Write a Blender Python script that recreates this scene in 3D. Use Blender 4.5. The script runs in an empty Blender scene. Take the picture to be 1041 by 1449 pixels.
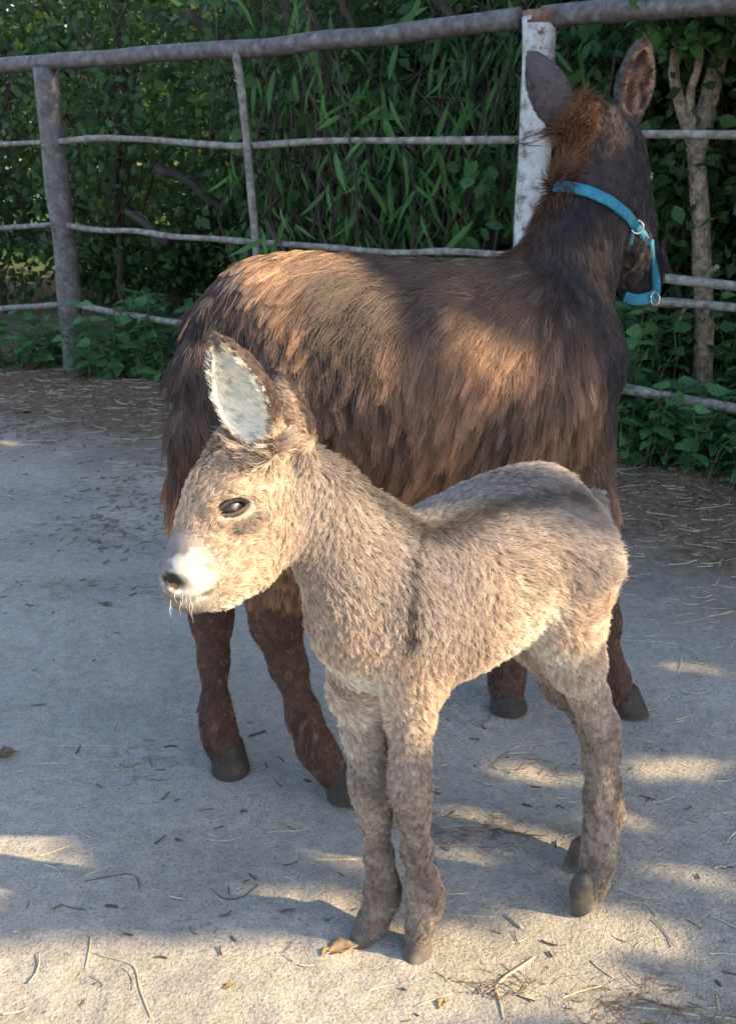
import bpy, bmesh, math, random
import numpy as np
from mathutils import Vector, Matrix, kdtree
from mathutils.bvhtree import BVHTree

rng = np.random.default_rng(7)
random.seed(7)
scene = bpy.context.scene
col = scene.collection
R = math.radians

# ------------------------------------------------------------------ camera, world, sun, exposure
CAM_H, PITCH, FPX = 1.15, R(19.69), 1400.0
cam_d = bpy.data.cameras.new('camera')
cam = bpy.data.objects.new('camera', cam_d)
col.objects.link(cam)
cam.location = (0, 0, CAM_H)
cam.rotation_euler = (math.pi / 2 - PITCH, 0, 0)
cam_d.sensor_fit = 'VERTICAL'
cam_d.sensor_height = 24.0
cam_d.lens = 24.0 * FPX / 1449.0
cam_d.clip_end = 500
cam_d.clip_start = 0.02
cam_d.dof.use_dof = True
cam_d.dof.focus_distance = 1.5
cam_d.dof.aperture_fstop = 11.0
scene.camera = cam

SUN_EL = R(28)
SUN_TRAVEL_AZ = np.array([-0.970, 0.243])          # where the light goes, seen from above
to_sun = np.array([-SUN_TRAVEL_AZ[0] * math.cos(SUN_EL), -SUN_TRAVEL_AZ[1] * math.cos(SUN_EL), math.sin(SUN_EL)])
world = bpy.data.worlds.new('World')
scene.world = world
world.use_nodes = True
wn = world.node_tree
bg = wn.nodes['Background']
sky = wn.nodes.new('ShaderNodeTexSky')
sky.sky_type = 'NISHITA'
sky.sun_disc = False
sky.sun_elevation = SUN_EL
sky.sun_rotation = math.atan2(to_sun[0], to_sun[1])
sky.air_density = 1.0
sky.dust_density = 1.2
wn.links.new(sky.outputs[0], bg.inputs[0])
bg.inputs[1].default_value = 0.15
sun_d = bpy.data.lights.new('sun', 'SUN')
sun_d.energy = 4.1
sun_d.angle = R(0.5)
sun_d.color = (1.0, 0.80, 0.50)
sun = bpy.data.objects.new('sun', sun_d)
col.objects.link(sun)
sun.location = (6, -1, 6)
sun.rotation_euler = Vector(to_sun).to_track_quat('Z', 'Y').to_euler()
scene.view_settings.view_transform = 'Standard'
scene.view_settings.look = 'None'
scene.view_settings.gamma = 1
scene.view_settings.use_curve_mapping = False
scene.view_settings.exposure = 1.75
scene.cycles.max_bounces = 8
scene.cycles.transparent_max_bounces = 8

# ------------------------------------------------------------------ geometry of the view (to place things at their real spots)
FW = np.array([0, math.cos(PITCH), -math.sin(PITCH)])
UP = np.array([0, math.sin(PITCH), math.cos(PITCH)])
RT = np.array([1.0, 0, 0])
CAMP = np.array([0, 0, CAM_H])

def ray(px, py):
    return FW + RT * (px - 520.5) / FPX + UP * (724.5 - py) / FPX

def at(px, py, Y):
    d = ray(px, py)
    return CAMP + d * (Y / d[1])

def gnd(px, py, z=0.0):
    d = ray(px, py)
    return CAMP + d * ((z - CAM_H) / d[2])

def mpp(p):
    return float(np.dot(np.asarray(p) - CAMP, FW)) / FPX      # metres per photo pixel at p

def nrm(v):
    v = np.asarray(v, float)
    return v / (np.linalg.norm(v, axis=-1, keepdims=True) + 1e-12)

# ------------------------------------------------------------------ object helpers
def link(o, parent=None):
    col.objects.link(o)
    if parent is not None:
        o.parent = parent
    return o

def tag(o, label=None, cat=None, group=None, kind=None):
    if label: o['label'] = label
    if cat: o['category'] = cat
    if group: o['group'] = group
    if kind: o['kind'] = kind
    return o

def empty(name, loc, label, cat, group=None):
    o = bpy.data.objects.new(name, None)
    o.location = loc
    o.empty_display_size = 0.1
    link(o)
    return tag(o, label, cat, group)

def mesh_from(name, V, F, mat=None, smooth=True):
    me = bpy.data.meshes.new(name)
    if isinstance(F, np.ndarray):
        n, k = F.shape
        me.vertices.add(len(V))
        me.vertices.foreach_set('co', np.asarray(V, np.float32).ravel())
        me.loops.add(n * k)
        me.loops.foreach_set('vertex_index', F.astype(np.int32).ravel())
        me.polygons.add(n)
        me.polygons.foreach_set('loop_start', np.arange(0, n * k, k, dtype=np.int32))
        me.update(calc_edges=True)
        me.validate()
    else:
        me.from_pydata([tuple(v) for v in V], [], F)
        me.update()
    if smooth:
        me.polygons.foreach_set('use_smooth', np.ones(len(me.polygons), dtype=bool))
    if mat: me.materials.append(mat)
    return me

def obj(name, me, parent=None, loc=None):
    o = bpy.data.objects.new(name, me)
    link(o, parent)
    if loc is not None: o.location = loc
    return o

def child_mesh(name, V, F, mat, parent, smooth=True):
    """world-space mesh under an unrotated empty"""
    off = np.array(parent.location) if parent is not None else 0
    return obj(name, mesh_from(name, np.asarray(V) - off, F, mat, smooth), parent)

def attr_color(me, name, C):
    a = me.attributes.new(name, 'FLOAT_COLOR', 'POINT')
    C4 = np.ones((len(C), 4), np.float32); C4[:, :3] = C
    a.data.foreach_set('color', C4.ravel())

class NoiseField:
    """smooth pseudo random field, sum of sines"""
    def __init__(self, freq, n=10, seed=0):
        r = np.random.default_rng(seed)
        d = r.normal(size=(n, 3)); d /= np.linalg.norm(d, axis=1, keepdims=True)
        self.k = d * freq * r.uniform(0.6, 1.6, (n, 1)); self.ph = r.uniform(0, 6.28, n); self.n = n
    def __call__(self, P):
        return np.sin(np.asarray(P) @ self.k.T + self.ph).sum(1) / math.sqrt(self.n / 2)

def ss(a, b, x):
    t = np.clip((np.asarray(x, float) - a) / (b - a), 0, 1)
    return t * t * (3 - 2 * t)

def lerp(A, B, t):
    t = np.asarray(t)
    if t.ndim == 1 and (np.shape(A)[-1:] == (3,) or np.shape(B)[-1:] == (3,)): t = t[:, None]
    return np.asarray(A) * (1 - t) + np.asarray(B) * t

def tube(pts, rad, seg=8, cap=True, jitter=0.0, seed=0):
    """swept tube; pts (n,3), rad scalar or n. returns V,F(list)"""
    r_ = np.random.default_rng(seed)
    pts = np.asarray(pts, float); n = len(pts)
    rad = np.full(n, rad) if np.ndim(rad) == 0 else np.asarray(rad, float)
    T = np.gradient(pts, axis=0); T = nrm(T)
    up = np.array([0, 0, 1.0]) if abs(T[0][2]) < 0.9 else np.array([1.0, 0, 0])
    a = nrm(np.cross(T[0], up)); V = []; F = []
    for i in range(n):
        a = nrm(a - T[i] * np.dot(a, T[i])); b = np.cross(T[i], a)
        for k in range(seg):
            th = 2 * math.pi * k / seg
            rr = rad[i] * (1 + jitter * r_.normal())
            V.append(pts[i] + rr * (a * math.cos(th) + b * math.sin(th)))
    for i in range(n - 1):
        for k in range(seg):
            k2 = (k + 1) % seg
            F.append((i * seg + k, i * seg + k2, (i + 1) * seg + k2, (i + 1) * seg + k))
    if cap:
        F.append(tuple(range(seg))[::-1]); F.append(tuple((n - 1) * seg + k for k in range(seg)))
    return V, F

def merge(parts):
    V = []; F = []
    for v, f in parts:
        o = len(V); V.extend(v); F.extend(tuple(i + o for i in q) for q in f)
    return V, F

def smooth_path(pts, n):
    pts = np.asarray(pts, float)
    d = np.r_[0, np.cumsum(np.linalg.norm(np.diff(pts, axis=0), axis=1))]
    t = np.linspace(0, d[-1], n)
    out = np.stack([np.interp(t, d, pts[:, i]) for i in range(3)], 1)
    for _ in range(2):
        out[1:-1] = (out[:-2] + 2 * out[1:-1] + out[2:]) / 4
    return out

# ------------------------------------------------------------------ materials
def new_mat(name):
    m = bpy.data.materials.new(name); m.use_nodes = True
    nt = m.node_tree
    return m, nt, nt.nodes['Principled BSDF']

def N(nt, typ, **kw):
    n = nt.nodes.new(typ)
    for k, v in kw.items():
        if k in n.inputs.keys() if isinstance(k, str) else False: n.inputs[k].default_value = v
        else: setattr(n, k, v)
    return n

def ramp(nt, fac, stops):
    r = nt.nodes.new('ShaderNodeValToRGB')
    el = r.color_ramp.elements
    while len(el) < len(stops): el.new(0.5)
    for e, (p, c) in zip(el, stops):
        e.position = p; e.color = (*c, 1)
    nt.links.new(fac, r.inputs[0])
    return r

def noise(nt, scale, detail=4, rough=0.6, vec=None):
    n = nt.nodes.new('ShaderNodeTexNoise')
    n.inputs['Scale'].default_value = scale; n.inputs['Detail'].default_value = detail; n.inputs['Roughness'].default_value = rough
    if vec is not None: nt.links.new(vec, n.inputs['Vector'])
    return n

def objcoord(nt):
    return nt.nodes.new('ShaderNodeTexCoord').outputs['Object']

def worldpos(nt):
    return nt.nodes.new('ShaderNodeNewGeometry').outputs['Position']

def bump(nt, b, h, strength, dist):
    bp = nt.nodes.new('ShaderNodeBump')
    bp.inputs['Strength'].default_value = strength; bp.inputs['Distance'].default_value = dist
    nt.links.new(h, bp.inputs['Height']); nt.links.new(bp.outputs[0], b.inputs['Normal'])
    return bp

def mat_noise(name, stops, scale, rough=0.85, bstr=0.5, bdist=0.003, bscale=None, detail=6, spec=0.3):
    m, nt, b = new_mat(name)
    p = worldpos(nt)
    n = noise(nt, scale, detail, 0.65, p)
    r = ramp(nt, n.outputs[0], stops)
    nt.links.new(r.outputs[0], b.inputs['Base Color'])
    b.inputs['Roughness'].default_value = rough
    b.inputs['Specular IOR Level'].default_value = spec
    n2 = noise(nt, bscale or scale * 2, 5, 0.7, p)
    bump(nt, b, n2.outputs[0], bstr, bdist)
    return m

def mat_leaf(name, c1, c2, trans=0.35, rough=0.5, scale=9.0):
    m, nt, b = new_mat(name)
    n = noise(nt, scale, 3, 0.6, worldpos(nt))
    r = ramp(nt, n.outputs[0], [(0.3, c1), (0.7, c2)])
    oi = nt.nodes.new('ShaderNodeObjectInfo')
    hs = nt.nodes.new('ShaderNodeHueSaturation')
    mr = nt.nodes.new('ShaderNodeMapRange'); mr.inputs['To Min'].default_value = 0.75; mr.inputs['To Max'].default_value = 1.3
    nt.links.new(oi.outputs['Random'], mr.inputs['Value']); nt.links.new(mr.outputs[0], hs.inputs['Value'])
    nt.links.new(r.outputs[0], hs.inputs['Color'])
    nt.links.new(hs.outputs[0], b.inputs['Base Color'])
    b.inputs['Roughness'].default_value = rough
    b.inputs['Specular IOR Level'].default_value = 0.2
    t = nt.nodes.new('ShaderNodeBsdfTranslucent')
    hs2 = nt.nodes.new('ShaderNodeHueSaturation'); hs2.inputs['Value'].default_value = 1.9; hs2.inputs['Hue'].default_value = 0.475
    nt.links.new(hs.outputs[0], hs2.inputs['Color']); nt.links.new(hs2.outputs[0], t.inputs[0])
    mx = nt.nodes.new('ShaderNodeMixShader'); mx.inputs[0].default_value = trans
    nt.links.new(b.outputs[0], mx.inputs[1]); nt.links.new(t.outputs[0], mx.inputs[2])
    nt.links.new(mx.outputs[0], nt.nodes['Material Output'].inputs[0])
    return m

def mat_attr(name, attr, rough=0.8, mult=1.0, spec=0.2, bstr=0.3):
    m, nt, b = new_mat(name)
    a = nt.nodes.new('ShaderNodeAttribute'); a.attribute_name = attr
    n = noise(nt, 60, 4, 0.6, worldpos(nt))
    mr = nt.nodes.new('ShaderNodeMapRange'); mr.inputs['To Min'].default_value = 0.75 * mult; mr.inputs['To Max'].default_value = 1.2 * mult
    nt.links.new(n.outputs[0], mr.inputs['Value'])
    vm = nt.nodes.new('ShaderNodeVectorMath'); vm.operation = 'SCALE'
    nt.links.new(a.outputs['Color'], vm.inputs[0]); nt.links.new(mr.outputs[0], vm.inputs['Scale'])
    nt.links.new(vm.outputs[0], b.inputs['Base Color'])
    b.inputs['Roughness'].default_value = rough; b.inputs['Specular IOR Level'].default_value = spec
    n2 = noise(nt, 220, 4, 0.7, worldpos(nt)); bump(nt, b, n2.outputs[0], bstr, 0.002)
    return m

def mat_hair(name, gloss=0.12, rough=0.45, trans=0.35):
    """per strand colour 'hair_col' (root) and 'tip_col' (tip)"""
    m, nt, b = new_mat(name)
    nt.nodes.remove(b)
    a = nt.nodes.new('ShaderNodeAttribute'); a.attribute_name = 'hair_col'
    a2 = nt.nodes.new('ShaderNodeAttribute'); a2.attribute_name = 'tip_col'
    hi = nt.nodes.new('ShaderNodeHairInfo')
    mx = nt.nodes.new('ShaderNodeMix'); mx.data_type = 'RGBA'
    nt.links.new(hi.outputs['Intercept'], mx.inputs[0])
    nt.links.new(a.outputs['Color'], mx.inputs[6]); nt.links.new(a2.outputs['Color'], mx.inputs[7])
    c = mx.outputs[2]
    d = nt.nodes.new('ShaderNodeBsdfDiffuse'); nt.links.new(c, d.inputs[0])
    t = nt.nodes.new('ShaderNodeBsdfTranslucent'); nt.links.new(c, t.inputs[0])
    m1 = nt.nodes.new('ShaderNodeMixShader'); m1.inputs[0].default_value = trans
    nt.links.new(d.outputs[0], m1.inputs[1]); nt.links.new(t.outputs[0], m1.inputs[2])
    h = nt.nodes.new('ShaderNodeBsdfHair'); h.component = 'Reflection'
    h.inputs['RoughnessU'].default_value = rough; h.inputs['RoughnessV'].default_value = 0.6
    hc = nt.nodes.new('ShaderNodeMix'); hc.data_type = 'RGBA'; hc.inputs[0].default_value = 0.5
    nt.links.new(c, hc.inputs[6]); hc.inputs[7].default_value = (0.5, 0.5, 0.5, 1)
    nt.links.new(hc.outputs[2], h.inputs['Color'])
    m2 = nt.nodes.new('ShaderNodeMixShader'); m2.inputs[0].default_value = gloss
    nt.links.new(m1.outputs[0], m2.inputs[1]); nt.links.new(h.outputs[0], m2.inputs[2])
    nt.links.new(m2.outputs[0], nt.nodes['Material Output'].inputs[0])
    return m

def mat_plain(name, c, rough=0.5, spec=0.5, metal=0.0, coat=0.0):
    m, nt, b = new_mat(name)
    b.inputs['Base Color'].default_value = (*c, 1); b.inputs['Roughness'].default_value = rough
    b.inputs['Specular IOR Level'].default_value = spec; b.inputs['Metallic'].default_value = metal
    b.inputs['Coat Weight'].default_value = coat
    return m

# ------------------------------------------------------------------ fence line
FA = np.array([-1.66, 5.57]); FB = np.array([0.63, 4.01])
FD = (FB - FA) / np.linalg.norm(FB - FA)
FN = np.array([-FD[1], FD[0]])                        # points away from the camera
if FN[1] < 0: FN = -FN
def fence_at(px, py, off=0.0):
    d = ray(px, py); o = FA + FN * off
    t = np.dot(o - CAMP[:2], FN) / np.dot(d[:2], FN)
    return CAMP + d * t
def fence_pos(s, off=0.0):
    """metres along the fence from the left post, metres beyond it"""
    p = FA + FD * s + FN * off
    return p
def fence_dist(x, y):
    return (x - FA[0]) * FN[0] + (y - FA[1]) * FN[1]

# ------------------------------------------------------------------ ground
_g1, _g2, _g3 = NoiseField(3.0, 8, 1), NoiseField(14.0, 10, 2), NoiseField(60.0, 14, 3)
_pr = np.random.default_rng(61)
PRINTS = [(_pr.uniform(-1.3, 1.5), _pr.uniform(0.95, 4.2), _pr.uniform(0.028, 0.048), _pr.uniform(0, 6.28), _pr.uniform(0.0025, 0.006)) for _ in range(110)]
def gz(x, y):
    P = np.stack([np.ravel(x), np.ravel(y), np.zeros(np.size(x))], 1)
    z = 0.0035 * _g1(P) + 0.0018 * _g2(P) + 0.0009 * _g3(P)
    for (a, b, rr, th, dp) in PRINTS:
        m = (np.abs(P[:, 0] - a) < 3 * rr) & (np.abs(P[:, 1] - b) < 3 * rr)
        if not m.any(): continue
        dx, dy = P[m, 0] - a, P[m, 1] - b
        ex, ey = dx * math.cos(th) + dy * math.sin(th), -dx * math.sin(th) + dy * math.cos(th)
        q = np.sqrt(ex ** 2 + (ey / 0.82) ** 2) / rr
        z[m] += -dp * np.exp(-q ** 6) * (0.55 + 0.45 * np.tanh(3 * (q - 0.45))) + 0.45 * dp * np.exp(-((q - 1.35) / 0.28) ** 2) * (ex > 0)
    fd = fence_dist(P[:, 0], P[:, 1])
    z += 0.012 * ss(-0.9, 0.0, fd) * (1 + 0.5 * _g2(P)) + 0.05 * ss(0, 1.5, fd)
    return z

def build_ground():
    xs = np.concatenate([-np.geomspace(80, 2.62, 26), np.arange(-2.6, 2.6, 0.016), np.geomspace(2.62, 80, 26)])
    ys = np.concatenate([-np.geomspace(60, 0.05, 14), np.arange(0.3, 2.5, 0.012), np.arange(2.5, 6.2, 0.025), np.geomspace(6.2, 110, 26)])
    X, Y = np.meshgrid(xs, ys)
    Z = gz(X, Y)
    V = np.stack([X.ravel(), Y.ravel(), Z], 1)
    nx, ny = len(xs), len(ys)
    i = (np.arange(ny - 1)[:, None] * nx + np.arange(nx - 1)[None]).ravel()
    F = np.stack([i, i + 1, i + nx + 1, i + nx], 1)
    m, nt, b = new_mat('sand')
    p = worldpos(nt)
    n1 = noise(nt, 1.6, 5, 0.6, p); n2 = noise(nt, 190, 3, 0.7, p); n3 = noise(nt, 38, 5, 0.7, p)
    c1 = ramp(nt, n1.outputs[0], [(0.32, (0.30, 0.268, 0.225)), (0.5, (0.385, 0.345, 0.29)), (0.68, (0.44, 0.395, 0.335))])
    c2 = ramp(nt, n2.outputs[0], [(0.28, (0.36, 0.36, 0.38)), (0.45, (0.88, 0.88, 0.88)), (0.6, (1, 1, 1)), (0.75, (1.35, 1.32, 1.26))])
    c3 = ramp(nt, n3.outputs[0], [(0.32, (0.78, 0.78, 0.8)), (0.6, (1.06, 1.05, 1.03))])
    def mul(a, c):
        x = nt.nodes.new('ShaderNodeMix'); x.data_type = 'RGBA'; x.blend_type = 'MULTIPLY'; x.inputs[0].default_value = 1
        nt.links.new(a, x.inputs[6]); nt.links.new(c, x.inputs[7]); return x.outputs[2]
    sand = mul(mul(c1.outputs[0], c2.outputs[0]), c3.outputs[0])
    # dark specks
    vo = nt.nodes.new('ShaderNodeTexVoronoi'); vo.inputs['Scale'].default_value = 75; nt.links.new(p, vo.inputs['Vector'])
    sp = ramp(nt, vo.outputs['Distance'], [(0.06, (0.45, 0.43, 0.42)), (0.16, (1, 1, 1))])
    n5 = noise(nt, 6, 3, 0.6, p); spm = ramp(nt, n5.outputs[0], [(0.42, (0, 0, 0)), (0.6, (1, 1, 1))])
    x = nt.nodes.new('ShaderNodeMix'); x.data_type = 'RGBA'; x.blend_type = 'MULTIPLY'
    nt.links.new(spm.outputs[0], x.inputs[0]); nt.links.new(sand, x.inputs[6]); nt.links.new(sp.outputs[0], x.inputs[7]); sand = x.outputs[2]
    # earth and rotting litter along the fence
    dp = nt.nodes.new('ShaderNodeVectorMath'); dp.operation = 'DOT_PRODUCT'; nt.links.new(p, dp.inputs[0]); dp.inputs[1].default_value = (FN[0], FN[1], 0)
    n4 = noise(nt, 2.6, 6, 0.7, p)
    ma = nt.nodes.new('ShaderNodeMath'); ma.operation = 'MULTIPLY_ADD'; nt.links.new(n4.outputs[0], ma.inputs[0]); ma.inputs[1].default_value = 1.5; nt.links.new(dp.outputs['Value'], ma.inputs[2])
    f0 = float(np.dot(FA, FN))
    mr = nt.nodes.new('ShaderNodeMapRange'); mr.inputs['From Min'].default_value = f0 - 0.95 + 0.2; mr.inputs['From Max'].default_value = f0 - 0.05 + 0.2
    nt.links.new(ma.outputs[0], mr.inputs['Value'])
    n6 = noise(nt, 30, 6, 0.75, p)
    earth = ramp(nt, n6.outputs[0], [(0.3, (0.072, 0.045, 0.030)), (0.5, (0.155, 0.102, 0.066)), (0.7, (0.26, 0.18, 0.115))])
    x = nt.nodes.new('ShaderNodeMix'); x.data_type = 'RGBA'
    nt.links.new(mr.outputs[0], x.inputs[0]); nt.links.new(sand, x.inputs[6]); nt.links.new(earth.outputs[0], x.inputs[7])
    mr2 = nt.nodes.new('ShaderNodeMapRange'); mr2.inputs['From Min'].default_value = f0 + 2.2; mr2.inputs['From Max'].default_value = f0 + 3.6
    nt.links.new(dp.outputs['Value'], mr2.inputs['Value'])
    x2 = nt.nodes.new('ShaderNodeMix'); x2.data_type = 'RGBA'; x2.inputs[7].default_value = (0.045, 0.085, 0.022, 1)
    nt.links.new(mr2.outputs[0], x2.inputs[0]); nt.links.new(x.outputs[2], x2.inputs[6])
    nt.links.new(x2.outputs[2], b.inputs['Base Color'])
    b.inputs['Roughness'].default_value = 0.95; b.inputs['Specular IOR Level'].default_value = 0.15
    ad = nt.nodes.new('ShaderNodeMath'); ad.operation = 'MULTIPLY_ADD'; nt.links.new(n3.outputs[0], ad.inputs[0]); ad.inputs[1].default_value = 1.6; nt.links.new(n2.outputs[0], ad.inputs[2])
    bump(nt, b, ad.outputs[0], 0.9, 0.0035)
    g = obj('ground', mesh_from('ground', V, F, m))
    tag(g, 'grey sandy yard ground scattered with straw', kind='structure')
build_ground()

# ------------------------------------------------------------------ fence
def build_fence():
    steel, nt, b = new_mat('weathered_steel')
    p = worldpos(nt)
    n = noise(nt, 26, 8, 0.7, p)
    r = ramp(nt, n.outputs[0], [(0.30, (0.030, 0.020, 0.018)), (0.42, (0.075, 0.058, 0.055)), (0.58, (0.125, 0.115, 0.118)), (0.72, (0.25, 0.235, 0.23))])
    nt.links.new(r.outputs[0], b.inputs['Base Color']); b.inputs['Roughness'].default_value = 0.65
    bump(nt, b, n.outputs[0], 0.5, 0.004)
    white, nt, b = new_mat('flaking_white_paint')
    p = worldpos(nt)
    n = noise(nt, 16, 9, 0.72, p)
    r = ramp(nt, n.outputs[0], [(0.38, (0.10, 0.06, 0.042)), (0.43, (0.26, 0.22, 0.205)), (0.49, (0.40, 0.385, 0.39)), (0.65, (0.52, 0.515, 0.53))])
    nt.links.new(r.outputs[0], b.inputs['Base Color']); b.inputs['Roughness'].default_value = 0.6
    bump(nt, b, n.outputs[0], 0.7, 0.004)
    rail = mat_noise('weathered_rail', [(0.3, (0.075, 0.06, 0.052)), (0.5, (0.20, 0.18, 0.16)), (0.7, (0.36, 0.33, 0.30))], 30, 0.8, 0.6, 0.004, detail=8)
    root = empty('pipe_fence', (FA[0], FA[1], 0), 'rusty grey pipe fence with thin bent rails behind the donkeys', 'fence')
    L = np.linalg.norm(FB - FA)
    def post(s, m, r, ztop, seed):
        x, y = fence_pos(s)
        zs = np.linspace(-0.2, ztop, 26)
        nf = NoiseField(9, 6, seed)
        c = np.stack([x + 0 * zs, y + 0 * zs, zs], 1)
        c[:, 0] += 0.004 * nf(c); 
        rr = r * (1 + 0.03 * nf(c * 2 + 3))
        V, F = tube(c, rr, 20)
        o = child_mesh('post', V, F, m, root)
        return o
    ztl = fence_at(62, 90)[2]; ztr = fence_at(752, 22)[2]
    o = post(0, steel, 0.062, ztl - 0.02, 1); o['label'] = 'dull grey post on the left'
    o = post(L, white, 0.064, ztr - 0.005, 2); o['label'] = 'post with flaking white paint'
    post(-L, steel, 0.062, ztl, 3); post(2 * L, steel, 0.062, ztr, 4)
    def railp(name, pts, r, m, seed=0, ext0=None, off=0.0, seg=10, jit=0.05):
        P = np.array([fence_at(a, b, off) for a, b in pts])
        if ext0 == 'L': P = np.vstack([P[0] + (P[0] - P[1]) / np.linalg.norm(P[0] - P[1]) * 3.0, P])
        if ext0 == 'R': P = np.vstack([P, P[-1] + (P[-1] - P[-2]) / np.linalg.norm(P[-1] - P[-2]) * 3.0])
        Lr = np.linalg.norm(np.diff(P, axis=0), axis=1).sum()
        n = int(Lr / 0.07) + 4
        c = smooth_path(P, n)
        nf = NoiseField(11, 6, 50 + seed)
        c[:, 2] += 0.003 * nf(c)
        V, F = tube(c, r * (1 + jit * nf(c * 1.7)), seg)
        return child_mesh(name, V, F, m, root)
    top = railp('top_rail', [(0, 92), (60, 88), (335, 70), (560, 47), (735, 27)], 0.038, steel, 1, 'L', jit=0.02, seg=16)
    railp('top_rail', [(768, 23), (860, 15), (950, 9), (1041, 2)], 0.038, steel, 2, 'R', jit=0.02, seg=16)
    railp('rail', [(0, 206), (60, 203), (88, 202), (140, 195), (220, 196), (345, 208), (420, 203), (480, 199), (600, 197), (735, 197)], 0.0155, rail, 3, 'L')
    railp('rail', [(765, 195), (905, 190), (1041, 191)], 0.0165, rail, 4, 'R')
    railp('rail', [(0, 324), (70, 318), (100, 320), (180, 329), (355, 342), (450, 350), (600, 357), (735, 359)], 0.0145, rail, 5, 'L')
    railp('rail', [(765, 362), (870, 383), (935, 392), (1041, 406)], 0.017, rail, 6, 'R')
    railp('rail', [(0, 437), (60, 433), (105, 431), (200, 448), (300, 465), (520, 500), (735, 526)], 0.0175, rail, 7, 'L')
    railp('rail', [(765, 528), (890, 550), (960, 562), (1041, 578)], 0.021, rail, 8, 'R')
    railp('loose_rail', [(900, 428), (925, 427), (985, 431), (1041, 437)], 0.017, rail, 9, 'R', off=0.10)
    railp('stake', [(334, 74), (341, 120), (350, 208), (357, 290), (364, 372), (376, 470), (384, 520)], 0.0185, rail, 10, off=-0.03)
    wire = mat_plain('rusty_wire', (0.10, 0.07, 0.055), 0.6, 0.5, 0.6)
    def binding(px, py, r, tilt):
        c = fence_at(px, py, 0.0); seg = []
        for q in range(3):
            th = np.linspace(0, 2 * math.pi, 15); dz = (q - 1) * 0.006
            pts = np.stack([c[0] + r * np.cos(th), c[1] + r * np.sin(th), c[2] + dz + tilt * r * np.sin(th + q)], 1)
            seg.append(tube(pts, 0.0016, 5, False))
        V, F = merge(seg); child_mesh('wire_binding', V, F, wire, root)
    for px, py in ((72, 203), (84, 319), (97, 432)): binding(px, py, 0.0655, 0.35)
    for px, py in ((754, 196), (750, 360)): binding(px, py, 0.0675, 0.3)
    for px, py in ((350, 208), (361, 343)): binding(px, py, 0.0235, 0.6)
    # worn steel cap where the top rail meets the white post
    x, y = fence_pos(L)
    V, F = tube([(x, y, ztr - 0.03), (x, y, ztr + 0.012)], [0.067, 0.067], 20)
    child_mesh('post_cap', V, F, mat_noise('rust', [(0.3, (0.10, 0.045, 0.03)), (0.7, (0.25, 0.15, 0.11))], 40), root)
build_fence()

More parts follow.
